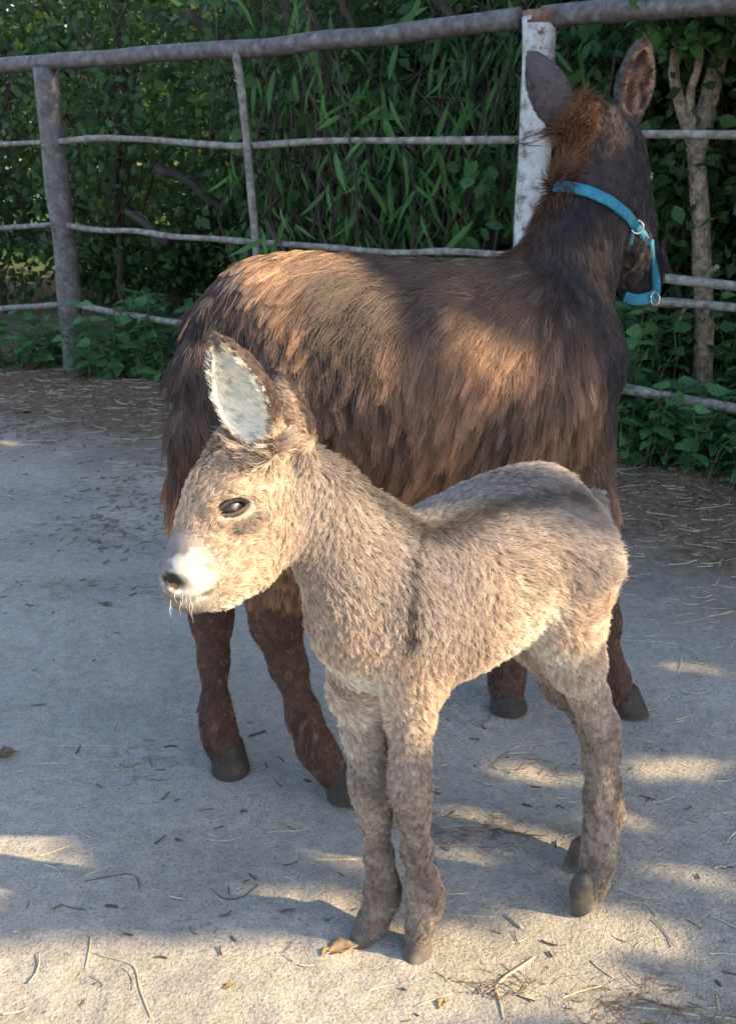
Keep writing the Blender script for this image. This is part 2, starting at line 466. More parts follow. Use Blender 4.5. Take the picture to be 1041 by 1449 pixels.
# ------------------------------------------------------------------ animal bodies: blended distance field -> one continuous mesh
class Field:
    def __init__(self, lo, hi, h):
        self.lo = np.asarray(lo, float); self.h = h
        self.n = np.ceil((np.asarray(hi) - self.lo) / h).astype(int) + 1
        self.D = np.full(self.n, 0.5, np.float32)
    def _sub(self, lo, hi):
        i0 = np.clip(np.floor((lo - self.lo) / self.h).astype(int), 0, self.n - 1)
        i1 = np.clip(np.ceil((hi - self.lo) / self.h).astype(int) + 1, 1, self.n)
        ax = [self.lo[k] + self.h * np.arange(i0[k], i1[k]) for k in range(3)]
        G = np.stack(np.meshgrid(*ax, indexing='ij'), -1)
        return tuple(slice(a, b) for a, b in zip(i0, i1)), G
    def _apply(self, sl, d, k, sub):
        A = self.D[sl]
        if sub:
            B = -d; hh = np.maximum(k - np.abs(A - B), 0) / k
            self.D[sl] = np.maximum(A, B) + hh * hh * k * 0.25
        else:
            hh = np.maximum(k - np.abs(A - d), 0) / k
            self.D[sl] = np.minimum(A, d) - hh * hh * k * 0.25
    def cone(self, a, b, ra, rb, k=0.03, lat=None, ratio=1.0, sub=False):
        a = np.asarray(a, float); b = np.asarray(b, float)
        pad = max(ra, rb) * max(1, ratio) + k + 2 * self.h
        sl, G = self._sub(np.minimum(a, b) - pad, np.maximum(a, b) + pad)
        ab = b - a
        t = np.clip(((G - a) @ ab) / max(np.dot(ab, ab), 1e-9), 0, 1)
        o = G - a - t[..., None] * ab
        if lat is not None and ratio != 1.0:
            l = o @ lat
            o = o + (l * (1 / ratio - 1))[..., None] * lat
        d = np.linalg.norm(o, axis=-1) - (ra + (rb - ra) * t)
        if ratio < 1: d = d * (0.5 + 0.5 * ratio)
        self._apply(sl, d, k, sub)
    def chain(self, P, rr, k=0.03, lat=None, ratio=1.0, sub=False):
        rat = ratio if np.ndim(ratio) else [ratio] * len(P)
        for i in range(len(P) - 1):
            self.cone(P[i], P[i + 1], rr[i], rr[i + 1], k, lat, 0.5 * (rat[i] + rat[i + 1]), sub)
    def ell(self, c, axes, radii, k=0.02, sub=False):
        c = np.asarray(c, float); M = np.array([nrm(v) for v in axes]); rad = np.asarray(radii, float)
        pad = rad.max() + k + 2 * self.h
        sl, G = self._sub(c - pad, c + pad)
        q = (G - c) @ M.T
        k0 = np.linalg.norm(q / rad, axis=-1); k1 = np.linalg.norm(q / rad ** 2, axis=-1) + 1e-9
        self._apply(sl, k0 * (k0 - 1) / k1, k, sub)
    def mesh(self):
        D = self.D; n = np.array(D.shape)
        S = D < 0
        c = np.zeros(n - 1, np.int8)
        for i in (0, 1):
            for j in (0, 1):
                for kk in (0, 1):
                    c += S[i:n[0] - 1 + i, j:n[1] - 1 + j, kk:n[2] - 1 + kk]
        act = np.argwhere((c > 0) & (c < 8))
        idx = np.full(n - 1, -1, np.int64); idx[tuple(act.T)] = np.arange(len(act))
        acc = np.zeros((len(act), 3)); cnt = np.zeros(len(act))
        cs = [(0, 0, 0), (1, 0, 0), (0, 1, 0), (1, 1, 0), (0, 0, 1), (1, 0, 1), (0, 1, 1), (1, 1, 1)]
        val = {q: D[tuple((act + q).T)] for q in cs}
        for q in cs:
            for ax in range(3):
                if q[ax] == 0:
                    q2 = list(q); q2[ax] = 1; q2 = tuple(q2)
                    va, vb = val[q], val[q2]; m = (va < 0) != (vb < 0)
                    t = np.where(m, va / np.where(m, va - vb, 1), 0)
                    P = np.array(q, float)[None] + 0 * acc
                    P[:, ax] = t
                    acc[m] += P[m]; cnt[m] += 1
        V = self.lo + self.h * (act + acc / cnt[:, None])
        Fs = []
        for ax in range(3):
            u, v = (ax + 1) % 3, (ax + 2) % 3
            sl0 = [slice(1, m - 1) for m in n]; sl1 = list(sl0)
            sl0[ax] = slice(0, n[ax] - 1); sl1[ax] = slice(1, n[ax])
            a, b = S[tuple(sl0)], S[tuple(sl1)]
            E = np.argwhere(a != b); sg = a[tuple(E.T)]
            base = E.copy(); base[:, u] += 1; base[:, v] += 1
            def cell(du, dv):
                q = base.copy(); q[:, u] += du; q[:, v] += dv; return idx[tuple(q.T)]
            Q = np.stack([cell(-1, -1), cell(0, -1), cell(0, 0), cell(-1, 0)], 1)
            Q[~sg] = Q[~sg][:, ::-1]
            Fs.append(Q)
        F = np.concatenate(Fs)
        F = F[(F >= 0).all(1)]
        return V, F

def relax(V, F, it=2, w=0.5):
    E = np.concatenate([F[:, [0, 1]], F[:, [1, 2]], F[:, [2, 3]], F[:, [3, 0]]])
    for _ in range(it):
        acc = np.zeros_like(V); cnt = np.zeros(len(V))
        for k in range(3):
            acc[:, k] = np.bincount(E[:, 0], V[E[:, 1], k], len(V)) + np.bincount(E[:, 1], V[E[:, 0], k], len(V))
        cnt = np.bincount(E[:, 0], minlength=len(V)) + np.bincount(E[:, 1], minlength=len(V))
        V = V * (1 - w) + w * acc / cnt[:, None]
    return V

def vert_normals(V, F):
    fn = np.cross(V[F[:, 2]] - V[F[:, 0]], V[F[:, 3]] - V[F[:, 1]])
    n = np.zeros_like(V)
    for c in range(4):
        for k in range(3):
            n[:, k] += np.bincount(F[:, c], fn[:, k], len(V))
    return nrm(n)

def grow_hair(name, V, F, VN, n, dens_f, attr_f, mat, parent, npts=5, guides=12, seed=1, min_len=0.001):
    """attr_f(P, N) -> dict(len, comb (n,3), lift, root (n,3), tip (n,3), rad, clump, curl, droop)"""
    r = np.random.default_rng(seed)
    A = 0.5 * np.linalg.norm(np.cross(V[F[:, 2]] - V[F[:, 0]], V[F[:, 3]] - V[F[:, 1]]), axis=1)
    C = V[F].mean(1)
    w = A * dens_f(C, nrm(VN[F].mean(1)))
    fi = r.choice(len(F), n, p=w / w.sum())
    a, b = r.random((2, n, 1))
    q = V[F[fi]]; qn = VN[F[fi]]
    P = (1 - a) * (1 - b) * q[:, 0] + a * (1 - b) * q[:, 1] + a * b * q[:, 2] + (1 - a) * b * q[:, 3]
    Nn = nrm((1 - a) * (1 - b) * qn[:, 0] + a * (1 - b) * qn[:, 1] + a * b * qn[:, 2] + (1 - a) * b * qn[:, 3])
    d = attr_f(P, Nn)
    keep = d['len'] > min_len
    P, Nn = P[keep], Nn[keep]; d = {k: (v[keep] if np.ndim(v) and len(v) == len(keep) else v) for k, v in d.items()}
    n = len(P)
    Ln = d['len'] * r.uniform(0.5, 1.25, n)
    comb = d['comb'] - Nn * (d['comb'] * Nn).sum(1, keepdims=True)
    comb = nrm(comb + 1e-6) + r.normal(size=(n, 3)) * np.reshape(d.get('mess', 0.2), (-1, 1) if np.ndim(d.get('mess', 0.2)) else ())
    comb = nrm(comb - Nn * (comb * Nn).sum(1, keepdims=True))
    lift = np.broadcast_to(d['lift'], n)[:, None] * r.uniform(0.7, 1.3, (n, 1))
    t = np.linspace(0, 1, npts)
    # each strand starts up along the normal and bends into the combed direction and gravity
    pts = np.zeros((n, npts, 3)); pts[:, 0] = P - Nn * 0.002
    droop = np.broadcast_to(d.get('droop', 0.0), n)[:, None]
    curl = np.broadcast_to(d.get('curl', 0.0), n)[:, None]
    ca = r.uniform(0, 6.28, (n, 1)); side = np.cross(Nn, comb)
    for i in range(1, npts):
        s = t[i]
        dr = nrm(Nn * lift * (1.25 - 0.75 * s) + comb * (0.6 + 0.5 * s) + np.array([0, 0, -1.0]) * droop * s + side * curl * np.sin(ca + s * 5.0))
        pts[:, i] = pts[:, i - 1] + dr * (Ln / (npts - 1))[:, None]
    # clumps
    ng = max(8, n // guides)
    gi = r.choice(n, ng, replace=False)
    kd = kdtree.KDTree(ng)
    for j, g in enumerate(gi): kd.insert(P[g], j)
    kd.balance()
    near = np.array([kd.find(p)[1] for p in P])
    G = pts[gi][near]
    cl = np.broadcast_to(d.get('clump', 0.5), n)[:, None, None]
    ww = cl * (t ** 0.8)[None, :, None]
    off = G[:, 0:1] - pts[:, 0:1]
    far = np.linalg.norm(off[:, 0], axis=1) > 0.6 * np.maximum(d['len'], 0.01) + 0.012
    ww = np.where(far[:, None, None], 0, ww)
    pts = pts * (1 - ww) + (G - off * (1 - ww)) * ww
    # colour varies by clump as well as by strand
    gv = r.normal(size=(ng, 1))[near] * d.get('cvar', 0.13) + r.normal(size=(n, 1)) * 0.08
    root = np.clip(d['root'] * np.exp(gv), 0, 0.95); tip = np.clip(d['tip'] * np.exp(gv), 0, 0.95)
    hc = bpy.data.hair_curves.new(name)
    hc.add_curves([npts] * n)
    off = np.array(parent.location)
    hc.attributes['position'].data.foreach_set('vector', (pts - off).astype(np.float32).ravel())
    rad = np.broadcast_to(d['rad'], n)[:, None] * (1 - 0.8 * t ** 1.5)[None]
    ra = hc.attributes.get('radius') or hc.attributes.new('radius', 'FLOAT', 'POINT')
    ra.data.foreach_set('value', rad.astype(np.float32).ravel())
    for nm, c in (('hair_col', root), ('tip_col', tip)):
        at_ = hc.attributes.new(nm, 'FLOAT_COLOR', 'CURVE')
        c4 = np.ones((n, 4), np.float32); c4[:, :3] = c
        at_.data.foreach_set('color', c4.ravel())
    hc.materials.append(mat)
    return obj(name, hc, parent)

def bvh_of(V, F):
    return BVHTree.FromPolygons([tuple(v) for v in V], [tuple(f) for f in F.tolist()])

def hit_px(bvh, px, py):
    d = Vector(ray(px, py)).normalized()
    h = bvh.ray_cast(Vector(CAMP), d)
    return (np.array(h[0]), np.array(h[1])) if h[0] is not None else (None, None)

def hoof_mesh(c, fwd, w, length, height, tilt=0.0):
    """a donkey hoof: narrow D-shaped sole, sloping wall, softer rounded top"""
    fwd = nrm(np.array([fwd[0], fwd[1], 0])); sd = np.array([-fwd[1], fwd[0], 0])
    V = []; F = []; seg = 20
    lev = [(-0.0, 0.90, 0.0), (0.03, 1.0, 0.0), (0.10, 0.995, 0.03), (0.36, 0.93, 0.14), (0.40, 0.915, 0.155), (0.68, 0.85, 0.27), (0.72, 0.835, 0.285), (1.0, 0.78, 0.40), (1.12, 0.62, 0.46), (1.2, 0.4, 0.5)]
    for z, s, back in lev:
        for k in range(seg):
            th = 2 * math.pi * k / seg
            x = math.cos(th); y = math.sin(th)
            f = (x * 0.5 if x > 0 else x * 0.42 * (1 - 0.12 * y * y)) * length * s - back * length * 0.55
            p = fwd * (f + 0.12 * length) + sd * y * w * 0.5 * s * (1 - 0.10 * max(x, 0)) + np.array([0, 0, z * height])
            V.append(p)
    for i in range(len(lev) - 1):
        for k in range(seg):
            k2 = (k + 1) % seg
            F.append((i * seg + k, i * seg + k2, (i + 1) * seg + k2, (i + 1) * seg + k))
    F.append(tuple(range(seg))[::-1]); F.append(tuple((len(lev) - 1) * seg + k for k in range(seg)))
    V = np.array(V)
    if tilt:
        ca, sa = math.cos(tilt), math.sin(tilt)
        f = V @ fwd; z = V[:, 2]; s = V @ sd
        toe = 0.5 * length
        f2 = (f - toe) * ca + z * sa + toe; z2 = -(f - toe) * sa + z * ca
        V = f2[:, None] * fwd + s[:, None] * sd + z2[:, None] * np.array([0, 0, 1.0])
    return V + np.asarray(c), F

def add_ear(fld, base, tip, opening, W, thick, k=0.012):
    """solid leaf-shaped ear, hollowed on its opening side. returns a test for the inner face"""
    base = np.asarray(base, float); tip = np.asarray(tip, float)
    ax = tip - base; L = np.linalg.norm(ax); ax = ax / L
    n = nrm(opening - ax * np.dot(opening, ax)); s = np.cross(ax, n)
    us = np.linspace(0, 1, 9)
    prof = np.array([0.40, 0.62, 0.86, 0.99, 1.0, 0.88, 0.66, 0.40, 0.14]) * W
    bend = 0.10 * L * (us ** 2)
    P = [base + ax * L * u * 0.97 + n * b * 0.5 for u, b in zip(us, bend)]
    fld.chain(P, prof, k, n, 0.72)
    Pc = [p + n * prof[i] * 0.42 for i, p in enumerate(P)]
    rc = np.maximum(prof - thick, 0.0015)
    rc[0] *= 0.35; rc[1] *= 0.75
    fld.chain(Pc[0:], rc, 0.004, n, 0.80, sub=True)
    P = np.array(P); Pc = np.array(Pc)
    def info(X):
        q = X - base; u = (q @ ax) / L
        uc = np.clip(u, 0, 1)
        cen = np.stack([np.interp(uc, us, P[:, i]) for i in range(3)], 1)
        o = X - cen; w = np.interp(uc, us, prof)
        inn = (o @ n) / w
        near = (u > -0.1) & (u < 1.06) & (np.linalg.norm(o - ax * (o @ ax)[:, None], axis=1) < w * 1.15 + 0.004)
        cc = np.stack([np.interp(uc, us, Pc[:, i]) for i in range(3)], 1)
        oc = X - cc; l = oc @ n
        dc = np.linalg.norm(oc + (l * (1 / 0.8 - 1))[:, None] * n, axis=1) - np.interp(uc, us, rc)
        return u, near, dc, (o @ s) / w, inn
    info.axis, info.side, info.open = ax, s, n
    return info

# ------------------------------------------------------------------ the foal
def px_chain(spec):
    """(px, py, Y, radius in photo pixels) -> points, radii in metres"""
    P = np.array([at(a, b, y) for a, b, y, r in spec])
    r = np.array([q[3] * mpp(p) for q, p in zip(spec, P)])
    return P, r

def build_foal():
    head_dir = nrm(np.array([-0.905, -0.425, 0])); lat = np.array([-head_dir[1], head_dir[0], 0.0])
    if lat[1] > 0: lat = -lat                                     # towards the camera
    fl = Field((-0.40, 0.86, -0.01), (0.56, 1.56, 1.02), 0.0045)
    P, r = px_chain([(786, 778, 1.385, 71), (750, 768, 1.365, 95), (695, 800, 1.325, 106), (640, 830, 1.29, 108), (590, 856, 1.255, 108), (548, 858, 1.225, 96), (516, 866, 1.205, 74)])
    fl.chain(P, r, 0.05, lat, [0.86, 0.80, 0.82, 0.82, 0.74, 0.74, 0.8])
    P, r = px_chain([(548, 830, 1.235, 82), (495, 778, 1.195, 70), (444, 720, 1.16, 59), (402, 672, 1.135, 51)])
    fl.chain(P, r, 0.035, lat, [0.68, 0.60, 0.60, 0.66])
    # head, turned a little towards the camera
    hp = np.array([at(362, 672, 1.125), at(270, 812, 1.035)])
    hax = nrm(hp[1] - hp[0]); hl = nrm(np.cross(hax, [0, 0, 1.0]))
    if hl[1] > 0: hl = -hl
    hup = np.cross(hl, hax); hup = hup if hup[2] > 0 else -hup
    P, r = px_chain([(368, 668, 1.13, 56), (345, 690, 1.115, 62), (320, 728, 1.09, 56), (297, 775, 1.06, 43), (275, 808, 1.04, 36), (263, 822, 1.03, 31)])
    fl.chain(P, r, 0.035, hl, [0.78, 0.80, 0.80, 0.78, 0.88, 0.92])
    P, r = px_chain([(382, 742, 1.11, 60), (350, 780, 1.09, 50), (308, 812, 1.06, 36), (276, 833, 1.035, 22)])
    fl.chain(P, r, 0.03, hl, [0.62, 0.60, 0.62, 0.9])
    # eye bony ridge
    eb = at(332, 705, 1.045)
    # near and far legs
    def leg(spec, k=0.03, ratio=1.0):
        P, r = px_chain(spec); fl.chain(P, r, k, lat, ratio); return P
    leg([(582, 870, 1.205, 68), (582, 955, 1.205, 45), (580, 1010, 1.205, 29), (580, 1060, 1.207, 22), (580, 1095, 1.203, 25), (581, 1122, 1.203, 24.5), (584, 1152, 1.210, 20), (590, 1205, 1.212, 18), (597, 1245, 1.214, 19), (602, 1268, 1.216, 22), (600, 1286, 1.213, 18), (595, 1308, 1.208, 16), (592, 1328, 1.205, 18)], 0.022)
    leg([(515, 900, 1.235, 54), (508, 975, 1.237, 38), (514, 1035, 1.240, 25), (521, 1068, 1.241, 21.5), (522, 1098, 1.237, 24), (525, 1122, 1.237, 23.5), (530, 1155, 1.243, 19.5), (536, 1212, 1.245, 17), (540, 1245, 1.247, 18), (541, 1264, 1.248, 20.5), (536, 1282, 1.243, 17), (528, 1304, 1.237, 15), (521, 1318, 1.235, 16.5)], 0.022)
    leg([(800, 800, 1.335, 68), (790, 870, 1.325, 55), (812, 935, 1.325, 36), (833, 985, 1.345, 23), (846, 1022, 1.358, 23.5), (849, 1045, 1.36, 22), (848, 1080, 1.352, 19), (846, 1130, 1.34, 17), (846, 1172, 1.33, 17), (848, 1203, 1.322, 20.5), (843, 1228, 1.314, 16.5), (838, 1250, 1.306, 14.5), (834, 1266, 1.302, 15.5)], 0.025)
    leg([(785, 800, 1.42, 62), (765, 890, 1.41, 45), (800, 965, 1.425, 29), (838, 1020, 1.45, 21), (853, 1060, 1.455, 19), (857, 1110, 1.445, 15), (860, 1150, 1.43, 17), (852, 1180, 1.415, 14), (834, 1208, 1.40, 13.5)], 0.03)
    # tail
    P, r = px_chain([(838, 712, 1.43, 13), (853, 760, 1.45, 10), (854, 820, 1.455, 8), (846, 880, 1.45, 6)])
    fl.chain(P, r, 0.02)
    # nostril, mouth line, eye socket
    V0, F0 = fl.mesh(); bv = bvh_of(V0, F0)
    nos, nn = hit_px(bv, 243, 822); 
    if nos is None: nos, nn = hit_px(bv, 250, 822)
    fl.ell(nos + nn * 0.002, [nrm(hup + 0.35 * hax), nrm(hax), hl], [0.0165, 0.0065, 0.013], 0.006, sub=True)
    fl.chain([nos + hup * 0.012 + hax * 0.004, nos + hax * 0.008 - hup * 0.004, nos - hup * 0.014 - hax * 0.002], [0.002, 0.004, 0.003], 0.008)
    mp = [hit_px(bv, a, b)[0] for a, b in ((247, 850), (262, 853), (282, 848), (300, 838))]
    mp = [m for m in mp if m is not None]
    if len(mp) > 1: fl.chain(mp, [0.003] * len(mp), 0.006, sub=True)
    ey, en = hit_px(bv, 329, 718)
    e_x = nrm(ray(331, 718) * 0 + (hit_px(bv, 345, 713)[0] - hit_px(bv, 313, 720)[0])); e_n = nrm(en - e_x * np.dot(en, e_x)); e_y = np.cross(e_n, e_x)
    if e_y[2] < 0: e_y = -e_y
    fl.chain([ey - e_x * 0.022 + e_y * 0.012, ey + e_y * 0.019 + e_n * 0.001, ey + e_x * 0.026 + e_y * 0.011], [0.008, 0.010, 0.008], 0.014)
    fl.chain([ey - e_x * 0.02 - e_y * 0.012, ey - e_y * 0.016, ey + e_x * 0.024 - e_y * 0.01], [0.005, 0.006, 0.005], 0.012)
    fl.ell(ey + e_n * 0.004, [e_x, e_y, e_n], [0.0195, 0.0095, 0.014], 0.004, sub=True)
    # ears
    cam_dir = nrm(CAMP - at(345, 560, 1.1))
    b1, t1 = at(378, 640, 1.085), at(309, 470, 1.10)
    ear1 = add_ear(fl, b1, t1, nrm(cam_dir * 1.0 + np.array([-0.45, -0.1, 0.1])), 0.0315, 0.006)
    b2, t2 = at(428, 655, 1.12), at(388, 524, 1.15)
    ear2 = add_ear(fl, b2, t2, nrm(np.array([0.45, 0.85, 0.2])), 0.024, 0.007)
    V, F = fl.mesh(); V = relax(V, F, 2, 0.5)
    VN = vert_normals(V, F)
    root = empty('donkey_foal', (0.20, 1.28, 0), 'fluffy grey brown donkey foal standing in front with white muzzle', 'donkey foal')
    # ---- coat pattern in body coordinates
    o0 = np.array([0.2, 1.28, 0])
    def S(Pt): return (np.atleast_2d(Pt) - o0) @ head_dir
    def Lt(Pt): return (np.atleast_2d(Pt) - o0) @ lat
    nA, nB, nC, nD = NoiseField(22, 12, 11), NoiseField(60, 12, 12), NoiseField(9, 10, 13), NoiseField(330, 16, 14)
    wpc = hit_px(bvh_of(V, F), 273, 820)[0]
    cross_pts = np.array([at(a, b, y) for a, b, y in ((588, 722, 1.235), (590, 760, 1.20), (586, 800, 1.17), (581, 850, 1.15), (574, 905, 1.15))])
    cross_s = (cross_pts - o0) @ head_dir; cross_z = cross_pts[:, 2]
    top_px = np.array([at(a, b, y) for a, b, y in ((860, 735, 1.42), (820, 676, 1.40), (750, 656, 1.365), (690, 672, 1.325), (640, 700, 1.29), (588, 722, 1.25), (560, 712, 1.23), (508, 664, 1.195), (458, 620, 1.165), (420, 594, 1.14))])
    top_s = (top_px - o0) @ head_dir; top_z = top_px[:, 2]
    oi = np.argsort(top_s); top_s, top_z = top_s[oi], top_z[oi]
    hc0 = at(345, 700, 1.10)
    def head_u(X): return (X - hc0) @ hax, (X - hc0) @ hup, (X - hc0) @ hl
    eyeR = ey; eyeL = ey - hl * 2 * np.dot(ey - hc0, hl) - hup * 0.02 - hl * 0.004
    (ua, va, _), (ub, vb, _) = head_u(at(262, 768, 1.03)[None]), head_u(at(306, 836, 1.02)[None])
    mzk = float((ub - ua)[0] / (vb - va)[0]); mz0 = float(ua[0] - mzk * va[0])
    def region(X, Nn):
        z = X[:, 2]; s = S(X); l = Lt(X)
        hu, hv, hw = head_u(X)
        poll_s = float(S(at(402, 700, 1.13)[None])[0])
        head = ss(poll_s - 0.03, poll_s + 0.03, s) * ss(0.50, 0.58, z)
        nz = nA(X) * 0.4 + nB(X) * 0.3 + nD(X) * 0.35
        base = lerp(np.array([0.50, 0.365, 0.265]), np.array([0.70, 0.53, 0.395]), np.clip(0.5 + 0.45 * nz, 0, 1))
        base = base * (1 - 0.30 * ss(0.2, 1.3, nC(X) + 0.4 * nB(X)) * (1 - head))[:, None]
        # grey coat towards the spine, deepened to put tree shade into the colour
        tz = np.interp(s, top_s, top_z)
        dz = tz - z
        back = (1 - head) * (1 - ss(0.04, 0.24, dz + 0.035 * nA(X)))
        base = lerp(base, np.array([0.32, 0.27, 0.245]), back * 0.88)
        # belly, chest underside and inner thighs cream
        under = (1 - head) * ss(0.15, 0.65, -Nn[:, 2] + 0.2 * nA(X)) * ss(0.22, 0.32, z)
        base = lerp(base, np.array([0.76, 0.66, 0.55]), under * 0.8)
        bel = (1 - head) * (1 - ss(0.40, 0.47, z)) * ss(0.24, 0.32, z)
        base = lerp(base, np.array([0.70, 0.60, 0.50]), bel * 0.35)
        # rear of thighs pale
        rear = ss(0.45, 0.9, -(Nn @ head_dir)) * ss(0.3, 0.4, z) * (1 - ss(0.62, 0.72, z))
        base = lerp(base, np.array([0.80, 0.68, 0.53]), rear * 0.7)
        # lower legs: mottled grey brown
        low = 1 - ss(0.26, 0.50, z + 0.02 * nA(X))
        lc = lerp(np.array([0.15, 0.11, 0.092]), np.array([0.40, 0.31, 0.25]), np.clip(0.42 + 0.22 * nB(X) + 0.28 * nD(X), 0, 1))
        base = lerp(base, lc, low * 0.9)
        base = lerp(base, np.array([0.13, 0.105, 0.09]), (1 - ss(0.02, 0.08, z)) * 0.5)
        crs = (1 - head) * (1 - ss(0.01, 0.05, dz)) * (s > 0.15)
        base = lerp(base, np.array([0.21, 0.17, 0.15]), crs * 0.7)
        # spine stripe and shoulder cross
        mid = np.exp(-(l - np.interp(s, top_s, np.zeros_like(top_s))) ** 2 / (2 * 0.012 ** 2))
        stripe = (1 - head) * mid * (1 - ss(0.02, 0.05, dz))
        cs = np.interp(z, cross_z[::-1], cross_s[::-1])
        cr = np.exp(-(s - cs + 0.004 * nB(X) + 0.002 * nD(X)) ** 2 / (2 * 0.0042 ** 2)) * ss(0.53, 0.585, z) * (1 - head)
        dark = np.clip(stripe * 0.8 + cr * (0.80 + 0.25 * nD(X)), 0, 0.9)
        base = lerp(base, np.array([0.055, 0.04, 0.034]), dark)
        # crest and mane darker
        # head
        muz = ss(-0.014, 0.012, hu - (mz0 + mzk * hv) + 0.003 * nB(X)) * head
        nose_top = ss(0.06, 0.12, hu) * ss(0.0, 0.03, hv + 0.10 * hu) * head * (1 - muz)
        fore = (1 - ss(-0.045, 0.0, hu + 0.012 * nA(X))) * ss(0.01, 0.05, hv) * head
        base = lerp(base, np.array([0.38, 0.30, 0.25]), fore * 0.75)
        base = lerp(base, np.array([0.33, 0.235, 0.18]), nose_top * 0.4)
        base = lerp(base, np.array([0.20, 0.175, 0.17]), muz * 0.95)
        wp = np.linalg.norm((X - wpc) * 1.0, axis=1)
        wh = muz * (1 - ss(0.025, 0.034, wp + 0.006 * nD(X)))
        base = lerp(base, lerp(np.array([0.54, 0.50, 0.45]), np.array([0.26, 0.22, 0.19]), np.clip(nD(X) * 0.7 - 0.15, 0, 1)), wh)
        base = lerp(base, np.array([0.34, 0.28, 0.25]), muz * 0.5 * (1 - wh) * np.clip(nD(X) * 0.5, 0, 1))
        jaw = head * ss(0.2, 0.8, -Nn[:, 2])
        base = lerp(base, np.array([0.72, 0.62, 0.51]), jaw * 0.6 * (1 - muz))
        for e in (eyeR, eyeL):
            q = X - e
            ex, eyy = q @ e_x, q @ e_y
            dd = np.sqrt((ex / 1.5) ** 2 + eyy ** 2 + (q @ e_n) ** 2 * 0.3)
            ring = (1 - ss(0.015, 0.021, dd)) * ss(0.004, -0.006, eyy)
            base = lerp(base, np.array([0.66, 0.58, 0.50]), ring * 0.18)
            q2 = q + e_y * 0.022 - e_x * 0.012
            d2 = np.sqrt((q2 @ e_x / 1.7) ** 2 + (q2 @ e_y - (q2 @ e_x) * 0.35) ** 2 + (q2 @ e_n) ** 2 * 0.3)
            base = lerp(base, np.array([0.15, 0.12, 0.11]), (1 - ss(0.006, 0.022, d2)) * 0.8 * ss(0.014, 0.019, dd))
            base = lerp(base, np.array([0.045, 0.036, 0.033]), (1 - ss(0.0105, 0.0130, dd)))
        if len(mp) > 1:
            mq = smooth_path(mp, 24); md = np.min(np.stack([np.linalg.norm(X - q, axis=1) for q in mq]), 0)
            base = lerp(base, np.array([0.09, 0.07, 0.062]), (1 - ss(0.0018, 0.0050, md)) * 0.85)
        nd = np.linalg.norm((X - nos), axis=1)
        base = lerp(base, np.array([0.05, 0.035, 0.03]), (1 - ss(0.0095, 0.0118, np.sqrt(((X - nos) @ hax / 0.75) ** 2 + ((X - nos) @ hup / 1.25) ** 2 + ((X - nos) @ hl) ** 2 * 0.4))))
        earin = np.zeros(len(X)); earany = np.zeros(len(X))
        for e in (ear1, ear2):
            u, near, dc, sv, inn = e(X)
            isin = near * (1 - ss(0.0025, 0.006, dc)) * ss(-0.05, 0.1, u)
            out = near * ss(0.05, 0.2, u) * (1 - isin)
            earany = np.maximum(earany, near * ss(0.05, 0.2, u)); earin = np.maximum(earin, isin)
            base = lerp(base, lerp(np.array([0.46, 0.33, 0.235]), np.array([0.10, 0.07, 0.055]), ss(0.72, 0.95, u)), out * 0.9)
            base = lerp(base, np.array([0.085, 0.055, 0.045]), near * ss(0.12, 0.25, u) * ss(-0.42, -0.18, inn) * (1 - isin))
            ic = lerp(np.array([0.95, 0.83, 0.64]), np.array([0.13, 0.095, 0.08]), ss(0.78, 0.92, u))
            ic = lerp(ic, np.array([0.30, 0.25, 0.21]), np.exp(-((sv + 0.30) / 0.07) ** 2) * ss(0.40, 0.55, u) * 0.8)
            base = lerp(base, ic, isin)
        return base, dict(head=head, muz=muz, low=low, s=s, l=l, z=z, dz=dz, hu=hu, hv=hv, earin=earin, ear=earany, dark=dark, fore=fore)
    C, _ = region(V, VN)
    me = mesh_from('body', V - np.array(root.location), F, mat_attr('foal_skin', 'coat', 0.85, 0.8))
    attr_color(me, 'coat', C)
    obj('body', me, root)
    fl_n1, fl_n2, fl_n3 = NoiseField(26, 10, 21), NoiseField(26, 10, 22), NoiseField(26, 10, 23)
    def attr(X, Nn):
        base, g = region(X, Nn)
        tail = -head_dir
        comb = tail * 0.55 + np.array([0, 0, -0.75]) + np.zeros_like(X)
        comb = lerp(comb, np.array([0, 0, -1.0]) + tail * 0.15, g['low'])
        comb = lerp(comb, -hax * 0.55 + np.array([0, 0, -0.6]), g['head'] * 0.8)
        comb = lerp(comb, -hax * 0.9 + hup * 0.5, g['fore'])
        for e in (ear1, ear2):
            u, near, dc, sv, inn = e(X)
            comb = lerp(comb, e.axis + 0 * X, (near * ss(0.1, 0.2, u)).astype(float))
        comb = comb + 0.5 * np.stack([fl_n1(X), fl_n2(X), fl_n3(X)], 1) * (1 - 0.6 * g['low'])[:, None]
        Ln = 0.025 + 0 * g['z']
        Ln = Ln * (1 - 0.62 * g['low']) + 0.006 * nC(X) * (1 - g['low'])
        Ln = np.maximum(Ln, 0.007)
        Ln = lerp(Ln, 0.014 + 0 * Ln, g['head'])
        Ln = Ln + 0.022 * g['fore']
        crest = (1 - g['head']) * (1 - ss(0.02, 0.06, g['dz'])) * (g['s'] > 0.17)
        Ln = Ln * (1 - 0.35 * (1 - g['head']) * (1 - g['low']) * (1 - ss(0.03, 0.09, g['dz'])) * (g['s'] < 0.17)) + 0.007 * crest
        Ln = Ln * (1 - 0.88 * g['muz'])
        Ln = np.where(g['ear'] > 0.3, 0.011, Ln)
        Ln = np.where(g['earin'] > 0.3, 0.012, Ln)
        for e in (eyeR, eyeL):
            q = X - e; dd = np.sqrt(((q @ e_x) / 1.5) ** 2 + (q @ e_y) ** 2 + (q @ e_n) ** 2 * 0.3)
            Ln = Ln * ss(0.0115, 0.019, dd)
